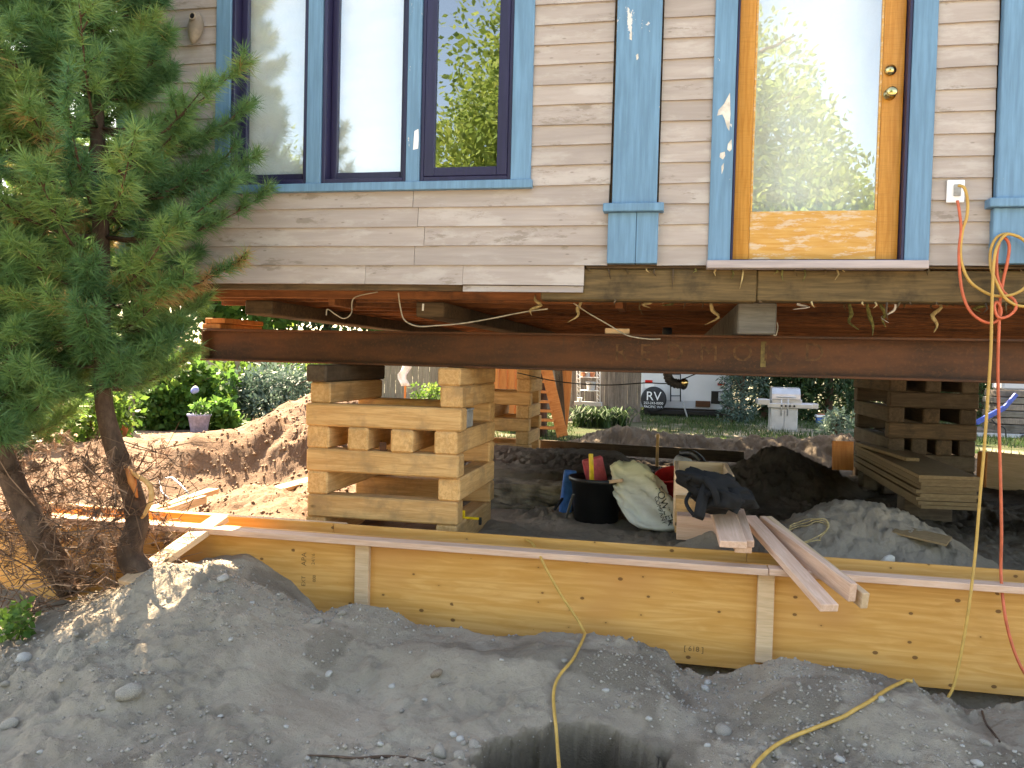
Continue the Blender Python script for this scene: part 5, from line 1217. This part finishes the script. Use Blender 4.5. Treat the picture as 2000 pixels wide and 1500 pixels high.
def leafy(name, center, rad, n, size, mat, label, cat, trunk=None, blobs=40, aspect=.55, group=None, droop=.15, trunk_r=.12, bs=.42, fill=.35):
    root = empty(name, (center[0], center[1], trunk[0] if trunk else center[2] - rad[2]), label, cat, group)
    P, v, sh = crown_points(center, rad, n, blobs, fill, bs); gzm = P[:, 2] > 0.12; P, v, sh = P[gzm], v[gzm], sh[gzm]
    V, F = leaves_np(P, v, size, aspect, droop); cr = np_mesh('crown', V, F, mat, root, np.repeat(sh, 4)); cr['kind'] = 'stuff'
    zb = trunk[0] if trunk else max(.1, center[2] - rad[2]); base = Vector((center[0], center[1], zb - .1))
    top = Vector((center[0] + random.uniform(-.1, .1), center[1], center[2] + rad[2] * .3))
    tube('trunk', [base, base.lerp(top, .35) + Vector((random.uniform(-.1, .1) * rad[0] * .3, 0, 0)), base.lerp(top, .7), top], [trunk_r, trunk_r * .8, trunk_r * .5, trunk_r * .15], 'bark', root, 8, 4)
    for i in range(7):
        a = random.uniform(0, 6.28); s_ = base.lerp(top, random.uniform(.35, .9)); e = Vector((center[0] + math.cos(a) * rad[0] * .75, center[1] + math.sin(a) * rad[1] * .75, min(center[2] + rad[2] * .6, s_.z + rad[2] * random.uniform(.2, .6))))
        tube('limb', [s_, s_.lerp(e, .5) + Vector((0, 0, .05 * rad[2])), e], [trunk_r * .4, trunk_r * .25, trunk_r * .08], 'bark', root, 6, 3)
    return root
def Dp(x, y, d): return CAM + ray(x, y) * d
# garden at the left, in the sun
c = Dp(355, 755, 14.6); leafy('hydrangea_bush', (c.x, c.y, .85), (1.0, .75, .72), 3800, .15, 'leaf_hydrangea', 'big leafy hydrangea bush behind the lavender pot', 'bush', (.2,), 34, .75, droop=.35, trunk_r=.05)
c = Dp(415, 755, 15.8); leafy('hydrangea_bush', (c.x, c.y, .95), (.85, .7, .85), 2600, .13, 'leaf_bright', 'bright yellow-green bush right behind the hydrangea', 'bush', (.2,), 30, .7, trunk_r=.05)
c = Dp(430, 808, 13.8); leafy('hydrangea_bush', (c.x, c.y, .48), (.42, .35, .30), 700, .14, 'leaf_hydrangea', 'low sunlit leafy plant right of the lavender pot', 'bush', (.2,), 14, .7, trunk_r=.03)
c = Dp(300, 790, 14.0); leafy('hydrangea_bush', (c.x, c.y, .62), (.6, .5, .48), 1300, .13, 'leaf_hydrangea', 'lower leafy lobe of shrub left of the lavender pot', 'bush', (.2,), 18, .7, droop=.35, trunk_r=.04)
c = Dp(545, 765, 15.0); leafy('rhododendron', (c.x, c.y, .82), (1.05, .8, .68), 3800, .13, 'leaf_bluish', 'dusty green rhododendron left of the near crib', 'bush', (.2,), 36, .36, trunk_r=.06)
c = Dp(490, 745, 16.5); leafy('rhododendron', (c.x, c.y, 1.05), (.9, .7, .85), 2200, .12, 'leaf_dark', 'darker shrub between the post and the hydrangea', 'bush', (.2,), 30, .4, trunk_r=.06)
c = Dp(600, 750, 17.5); leafy('rhododendron', (c.x, c.y, 1.0), (1.1, .7, .9), 2200, .12, 'leaf_bright', 'yellow-green shrub against the tan fence', 'bush', (.2,), 30, .5, trunk_r=.06)
c = Dp(835, 772, 19.0); leafy('rhododendron', (c.x, c.y, .6), (.45, .4, .48), 700, .10, 'leaf_bright', 'small green shrub before the fence seen through the near crib', 'bush', (.2,), 14, .5, trunk_r=.04)
fl = Dp(381, 762, 13.6); bmx = stone_mesh(51, 'hydrangea_flower'); bmx.materials.append(MAT['hydrangea_flower']); o = bpy.data.objects.new('hydrangea_flower', bmx); o.location = fl; o.scale = (.075, .075, .10); link(o); setp(o, 'round blue hydrangea flower head on the big bush', 'flower')
for px, py, dd, sc_, mt, nm, lab in ((389, 826, 13.4, 1.0, 'lavender_pot', 'garden_pot', 'lavender glazed pot standing before the hydrangea'), (240, 848, 12.0, .72, 'terracotta', 'garden_pot', 'terracotta planter just right of the pine trunk')):
    p = Dp(px, py, dd); gz = ground_z(p.x, p.y); lathe_o = lathe(nm, [(.12 * sc_, 0), (.13 * sc_, .01), (.18 * sc_, .28 * sc_), (.195 * sc_, .285 * sc_), (.195 * sc_, .32 * sc_), (.175 * sc_, .32 * sc_), (.165 * sc_, .27 * sc_), (.001, .26 * sc_)], (p.x, p.y, gz - .01), mt, None, 28, close=False); setp(lathe_o, lab, 'pot')
    if mt == 'lavender_pot':
        leafy('potted_plant', (p.x, p.y, gz + .42), (.2, .2, .16), 200, .09, 'leaf_hydrangea', 'small leafy plant growing in the lavender pot', 'plant', (gz + .25,), 8, .5, trunk_r=.01)
# trees beyond the garden fence
for i, (px, dd, zc, rx_, rz_, mt, n) in enumerate(((140, 26, 4.5, 3.6, 4.2, 'leaf_bright', 5000), (420, 27, 4.0, 3.4, 3.8, 'leaf_bright', 5000), (640, 30, 4.6, 3.6, 4.4, 'leaf_dark', 4000), (860, 28, 3.8, 3.0, 3.4, 'leaf_bright', 3600), (1050, 27, 4.6, 2.8, 4.4, 'leaf_dark', 3600))):
    c = Dp(px, 700, dd); leafy('garden_tree', (c.x, c.y, zc), (rx_, 2.4, rz_), n, .34, mt, ['bright broadleaf tree beyond the fence behind the pine', 'bright tree beyond the fence behind the hydrangea', 'dark tree beyond the fence left of the near crib', 'light green tree behind the fence seen through the near crib', 'dark tree standing behind the cedar wall and steps'][i], 'tree', (.1,), 40, .6, 'trees beyond the garden', trunk_r=.2)
c = Vector((-2.65, 10.3, 0)); leafy('garden_tree', (-2.4, 10.3, 5.2), (3.3, 3.0, 3.2), 9000, .26, 'leaf_bright', 'tall broadleaf tree standing behind the far crib, shading the yard', 'tree', (.1,), 70, .55, 'trees beyond the garden', trunk_r=.14)
leafy('garden_tree', (-1.6, 18.6, 6.2), (4.2, 3.2, 4.4), 8000, .32, 'leaf_bright', 'tall broadleaf tree behind the dark fence, left of the travel trailer', 'tree', (.1,), 70, .55, 'trees beyond the garden', trunk_r=.2)
leafy('shade_conifer', (-5.95, .15, 3.3), (1.25, 1.15, 2.6), 6000, .14, 'leaf_dark', 'dark conifer mostly out of view beyond the pine, added to block sun', 'tree', (.25,), 60, .3, trunk_r=.1, bs=.34)  # added mostly out of view to keep sun off the left dirt mound
for px, py, dd, s_, mt, lab in ((60, 800, 10.5, .75, 'leaf_bright', 'yellow-green bush seen low behind the pine at far left'), (170, 770, 11.5, .8, 'leaf_bright', 'bright bush behind the pine trunk'), (-40, 850, 9.0, .7, 'leaf_dark', 'dark bush behind the left pine stem'), (225, 760, 13.5, .7, 'leaf_hydrangea', 'green bush by the thin grey post')):
    c = Dp(px, py, dd); leafy('garden_bush', (c.x, c.y, .75), (s_, s_ * .8, .62), 1600, .11, mt, lab, 'bush', (.2,), 26, .6, trunk_r=.04)
# hedge and conifers behind the grill
for i, (px, dd, rx_, rz_) in enumerate(((1500, 21.5, 1.0, 2.9), (1560, 21.0, 1.0, 3.1), (1622, 21.0, 1.0, 3.0), (1690, 21.5, 1.1, 3.2), (1760, 22, 1.2, 3.2), (1840, 22, 1.2, 3.4), (1920, 22, 1.2, 3.3), (2010, 22, 1.3, 3.4))):
    c = Dp(px, 700, dd); leafy('arborvitae', (c.x, c.y, rz_ * .92), (rx_ * 1.1, 1.0, rz_), 8000, .19, 'leaf_dark', ['tall dark hedge conifer, leftmost, beside the bluish juniper', 'tall dark hedge conifer directly behind the gas grill', 'tall dark hedge conifer behind the small blue crate', 'tall dark hedge conifer just left of the dark crib', 'tall dark hedge conifer hidden mostly by the dark crib', 'tall dark hedge conifer behind the right of the dark crib', 'tall dark hedge conifer left of the flatbed', 'tall dark hedge conifer behind the flatbed timber'][i], 'tree', (.1,), 60, .3, 'hedge of tall conifers', bs=.34, fill=.55)
c = Dp(1452, 765, 20.3); leafy('juniper', (c.x, c.y, 1.35), (.62, .6, 1.25), 2600, .13, 'leaf_bluish', 'bluish juniper beside the right rear corner of the trailer', 'shrub', (.15,), 30, .25, trunk_r=.07)
c = Dp(1432, 812, 19.8); leafy('juniper', (c.x, c.y, .5), (.5, .4, .42), 900, .13, 'leaf_bluish', 'low bluish juniper branch at the foot of the trailer', 'shrub', (.15,), 14, .25, trunk_r=.04)
c = Dp(1640, 840, 15.5); leafy('garden_shrub', (c.x, c.y, .5), (.4, .35, .35), 700, .10, 'leaf_bluish', 'low shrub left of the dark crib beyond the dirt', 'shrub', (.15,), 14, .35, trunk_r=.03)
for i, (px, dd, lab) in enumerate(((1172, 17.2, 'daylily clump below the white plant stand'), (1205, 17.6, 'daylily clump against the dark fence'), (1140, 17.4, 'green daylily clump left of the plant stand'))):
    c = Dp(px, 825, dd); P = np.tile(np.array([[c.x, c.y, .18]]), (90, 1)) + rng.normal(0, .12, (90, 3)) * np.array([1, .6, 0]); a = rng.uniform(0, 6.28, 90); h_ = rng.uniform(.25, .5, 90); V = []; F = []
    for k in range(90):
        dr = np.array([math.cos(a[k]), math.sin(a[k]), 0]); sd = np.array([-dr[1], dr[0], 0]) * .014; p_ = P[k]
        pts = [p_, p_ + dr * .10 + np.array([0, 0, h_[k] * .7]), p_ + dr * .26 + np.array([0, 0, h_[k]]), p_ + dr * .42 + np.array([0, 0, h_[k] * .75])]
        b0 = len(V)
        for q_, w_ in zip(pts, (1, 1, .8, .1)): V += [q_ - sd * w_, q_ + sd * w_]
        for j in range(3): F.append((b0 + 2 * j, b0 + 2 * j + 1, b0 + 2 * j + 3, b0 + 2 * j + 2))
    o = np_mesh('daylily', np.array(V), np.array(F), 'leaf_dark', None, np.repeat(rng.random(90), 8)); setp(o, lab, 'plant', 'daylilies by the fence')
# grass on the yard
def grass():
    N = 60000; X = rng.uniform(-11, 9, N); Y = 8.0 + 13 * rng.random(N) ** 1.3; k = fbm(X * .7, Y * .7, 301, 3) + .32 > rng.uniform(0, .5, N)
    X, Y = X[k], Y[k]; k = (Y + .35 * 1.5 * fbm(X * 1.2, Y * 1.2, 21, 4)) > 8.2; X, Y = X[k], Y[k]; n = len(X); Z = height(X, Y); a = rng.uniform(0, 6.28, n); h_ = rng.uniform(.04, .14, n); w_ = .012
    A = np.stack([X - np.cos(a) * w_, Y - np.sin(a) * w_, Z - .01], 1); B = np.stack([X + np.cos(a) * w_, Y + np.sin(a) * w_, Z - .01], 1); T = np.stack([X + rng.normal(0, .03, n), Y + rng.normal(0, .03, n), Z + h_], 1)
    V = np.stack([A, B, T], 1).reshape(-1, 3); o = np_mesh('grass', V, np.arange(3 * n).reshape(n, 3), 'grass_blade', None, np.repeat(rng.random(n), 3)); setp(o, 'patchy green grass of the back yard', 'grass', kind='stuff')
grass()
# trees across the garden behind the photographer: they stand in the window reflections
def Rf(x, y, Y):
    p = at(x, y, Y); return Vector((p.x, -Y, p.z))
rng = np.random.default_rng(21)
c = Rf(1236, 250, 15); leafy('street_tree', (c.x, c.y, 6.0), (5.5, 3.6, 5.6), 90000, .17, 'leaf_sunny', 'large broadleaf tree facing the house, mirrored in the window and door', 'tree', (.0,), 110, .5, trunk_r=.3, bs=.34)
c = Rf(1640, 420, 13); leafy('street_tree', (c.x, c.y, 3.6), (3.0, 2.0, 2.6), 14000, .17, 'leaf_sunny', 'smaller broadleaf tree facing the house, mirrored low in the door glass', 'tree', (.0,), 60, .5, trunk_r=.2, bs=.3)
c = Rf(535, 250, 14); leafy('street_tree', (c.x, c.y, 3.6), (1.5, 1.4, 4.0), 4000, .22, 'leaf_sunny', 'slim pale conifer facing the house, mirrored in the left pane', 'tree', (.0,), 60, .3, trunk_r=.16, bs=.26)
c = Rf(745, 330, 16); leafy('street_tree', (c.x, c.y, 2.9), (1.6, 1.4, 2.4), 3000, .22, 'leaf_sunny', 'low tree facing the house, mirrored in the middle pane', 'tree', (.0,), 40, .4, trunk_r=.16, bs=.3)

# ------------------------------------------------------------------ pine tree
def needle_tufts(P, Dv, n_each, length, width, colv, spread=0.95):
    """bottle-brush sprays: P tips (m,3), Dv directions"""
    m = len(P); P_ = np.repeat(P, n_each, 0); D_ = np.repeat(Dv, n_each, 0); N = len(P_)
    back = rng.random(N)[:, None] * .075
    r = rng.normal(0, 1, (N, 3)); r -= D_ * (r * D_).sum(1, keepdims=True); r /= np.linalg.norm(r, axis=1, keepdims=True)
    a = rng.uniform(.15, spread, N)[:, None]; d = D_ * np.cos(a) + r * np.sin(a); d /= np.linalg.norm(d, axis=1, keepdims=True)
    L = (length * rng.uniform(.65, 1.15, N))[:, None]; base = P_ - D_ * back
    s = np.cross(d, rng.normal(0, 1, (N, 3))); s /= np.linalg.norm(s, axis=1, keepdims=True)
    tip = base + d * L; tip[:, 2] -= .012 * rng.random(N)
    V = np.stack([base - s * width * .5, base + s * width * .5, tip], 1).reshape(-1, 3)
    c = np.clip(np.repeat(colv, n_each) + rng.normal(0, .07, N), 0, 1)
    return V, np.repeat(c, 3)
def pine():
    g = ground_at(258, 1142); base = Vector((g.x - .02, g.y + .18, ground_z(g.x, g.y + .18) - .08)); Yt = base.y
    root = empty('pine_tree', base, 'bushy multi-stemmed pine with long needles at the left corner of the house', 'tree')
    T1 = [base, at(254, 1085, Yt), at(268, 1015, Yt + .02), at(254, 950, Yt + .02), at(228, 885, Yt), at(205, 800, Yt - .03), at(200, 700, Yt - .05), at(198, 500, Yt - .05), at(190, 250, Yt - .05), at(178, 0, Yt - .05), at(170, -330, Yt)]
    tube('trunk', T1, [.085, .070, .062, .058, .056, .048, .045, .045, .038, .03, .012], 'bark', root, 12, 6)
    b2 = ground_at(140, 1128) + Vector((0, 0, -.08))
    T2 = [b2, at(92, 1075, Yt - .12), at(45, 985, Yt - .2), at(5, 890, Yt - .26), at(-15, 800, Yt - .28), at(-20, 650, Yt - .25), at(-10, 350, Yt - .2), at(-10, 50, Yt - .2), at(-15, -250, Yt - .2)]
    tube('trunk', T2, [.085, .075, .065, .058, .05, .045, .035, .025, .01], 'bark', root, 12, 6)
    # torn bark and a bent dead limb on the right of the trunk
    tube('dead_limb', [at(238, 905, Yt), at(262, 925, Yt - .05), at(290, 945, Yt - .07), at(296, 972, Yt - .07), at(285, 1000, Yt - .05), at(276, 1012, Yt)], [.016, .014, .014, .015, .012, .008], 'crib_wood', root, 8, 5)
    tube('bark_tear', [at(244, 910, Yt - .055), at(258, 940, Yt - .068), at(268, 972, Yt - .064)], [.005, .022, .006], 'cedar', root, 6, 4)
    for a_, b_ in (((262, 925), (285, 880)), ((250, 900), (248, 880)), ((270, 930), (300, 905)), ((285, 940), (310, 930))):
        tube('dead_limb', [at(*a_, Yt - .05), at((a_[0] + b_[0]) / 2 + 3, (a_[1] + b_[1]) / 2, Yt - .06), at(*b_, Yt - .08)], [.005, .004, .002], 'bark', root, 5, 3)
    c1 = [Vector(p) for p in catmull(T1, 12)]; c2 = [Vector(p) for p in catmull(T2, 12)]
    tips, dirs, cols = [], [], []; BV, BF = [], []
    def addtube(pts, rad):
        v, f = tube_geo(pts, rad, 5); o_ = len(BV); BV.extend(v); BF.extend([tuple(i + o_ for i in q) for q in f])
    def radius(z):
        # how far the crown reaches at each height
        return float(np.interp(z, [1.2, 1.5, 1.8, 2.1, 2.3, 2.6, 2.85, 3.0, 3.4, 4.4, 5.2], [.45, .52, .56, .86, .98, .70, .90, .48, .38, .36, .2]))
    def stem(curve, z0, z1, scale, seed, gap=(9, 9)):
        rs = random.Random(seed); z = z0; az = 0
        while z < z1:
            if gap[0] < z < gap[1]: z = gap[1]
            p0 = min(curve, key=lambda q: abs(q.z - z))
            for b in range(7):
                az += 2.399 + rs.uniform(-.3, .3); R_ = radius(z) * scale * rs.uniform(.72, 1.06)
                side = math.cos(az)
                rise = rs.uniform(.05, .32); d0 = Vector((math.cos(az), math.sin(az), rise)).normalized()
                if p0.y + d0.y * R_ > -.10: R_ = max(.15, (-.10 - p0.y) / max(.05, d0.y))
                pts = [p0 + d0 * (R_ * k / 6) + Vector((0, 0, .16 * R_ * (k / 6) ** 2 - .10 * R_ * math.sin(math.pi * k / 6))) for k in range(7)]
                addtube(pts, [.011 * (1 - k / 7.5) for k in range(7)])
                brown = rs.random() < .02
                tone = rs.uniform(.08, .66)
                for k in range(2, 7):
                    t_ = (pts[k] - pts[k - 1]).normalized()
                    lst = [(pts[k], t_)] if k == 6 else []
                    for sgn in (-1, 1):
                        for rep in range(2 if k > 2 else 1):
                            sd = Vector((-t_.y, t_.x, 0)) * sgn; q = (t_ * rs.uniform(.6, 1.2) + sd * rs.uniform(.3, 1.1) + Vector((0, 0, rs.uniform(.1, .75)))).normalized()
                            L_ = rs.uniform(.06, .18) * (1.15 - .08 * k); st_ = pts[k - 1].lerp(pts[k], rs.random()); e = st_ + q * L_
                            addtube([st_, st_.lerp(e, .5), e], [.004, .0035, .003]); lst.append((e, (q + Vector((0, 0, .35))).normalized()))
                    for e, q in lst:
                        if e.y > -.07: continue
                        tips.append(e); dirs.append(q)
                        cc = tone + rs.uniform(-.15, .18)
                        if brown and rs.random() < .75: cc = rs.uniform(.8, 1.0)
                        cols.append(cc)
            z += .125 * rs.uniform(.8, 1.2)
    stem(c1, 1.38, 5.0, 1.04, 3); stem(c2, 1.10, 4.6, 1.08, 5, (2.38, 2.62))
    # browned shoots at the tips low on the right
    tp = np.array([t[:] for t in tips]); cv = np.array(cols); 
    for px, py in ((470, 475), (440, 500), (110, 420), (60, 400), (330, 540)):
        q = at(px, py, Yt); dd = np.linalg.norm(tp - np.array(q[:]), axis=1); m_ = (dd < .24) & (rng.random(len(tp)) < .65); cv[m_] = rng.uniform(.78, .98, m_.sum())
    V, c = needle_tufts(tp, np.array([d[:] for d in dirs]), 74, .098, .0052, cv, 1.75)
    cr = np_mesh('needles', V, np.arange(len(V)).reshape(-1, 3), 'needles', root, c); cr['kind'] = 'stuff'
    bo = mesh_obj('branches', BV, BF, 'bark', root, smooth=True); bo['kind'] = 'stuff'
    # tangle of dead twigs and brown needles under the crown
    V, F, c = [], [], []
    rs = random.Random(9)
    for i in range(520):
        s_ = Vector((base.x + rs.uniform(-1.25, .02), base.y + rs.uniform(-.35, .45), 0)); s_.z = ground_z(s_.x, s_.y) + rs.uniform(.0, .72)
        q = Vector((rs.gauss(0, 1), rs.gauss(0, .7), rs.uniform(-.2, .9))).normalized(); L_ = rs.uniform(.10, .42); e = s_ + q * L_; mid = s_.lerp(e, .5) + Vector((rs.gauss(0, .03), rs.gauss(0, .03), rs.gauss(0, .03)))
        v, f = tube_geo([s_, mid, e], [.0035, .003, .0012], 3); o_ = len(V); V.extend(v); F.extend([tuple(k + o_ for k in x) for x in f]); c.extend([rs.random()] * len(v))
    o = mesh_obj('dead_twigs', V, F, 'dead_twig', root, col=c); o['kind'] = 'stuff'
    n = 520; P = np.stack([base.x + rng.uniform(-1.25, -.02, n), base.y + rng.uniform(-.3, .45, n), rng.uniform(.30, 1.05, n)], 1); dv = rng.normal(0, 1, (n, 3)); dv[:, 2] -= .4; dv /= np.linalg.norm(dv, axis=1, keepdims=True)
    V, c = needle_tufts(P, dv, 30, .09, .0035, rng.uniform(.0, 1, n) ** 1.6, 1.2)
    o = np_mesh('dead_needles', V, np.arange(len(V)).reshape(-1, 3), 'dead_twig', root, c); o['kind'] = 'stuff'
pine()
# little weeds on the left edge
for px, py, s_, lab in ((25, 1235, .12, 'sunlit weed at the left edge of the dirt mound'), (70, 1200, .11, 'darker weed among the dead twigs at the left edge'), (143, 1155, .06, 'tiny bright green sprout below the pine trunk'), (10, 1255, .10, 'low pale weed at the very left edge')):
    g = ground_at(px, py); leafy('garden_weed', (g.x, g.y + .05, g.z + s_ * .7), (s_, s_, s_ * .8), 130 if s_ > .08 else 40, .045, 'leaf_bright', lab, 'weed', (g.z,), 8, .7, 'weeds by the pine', trunk_r=.004)
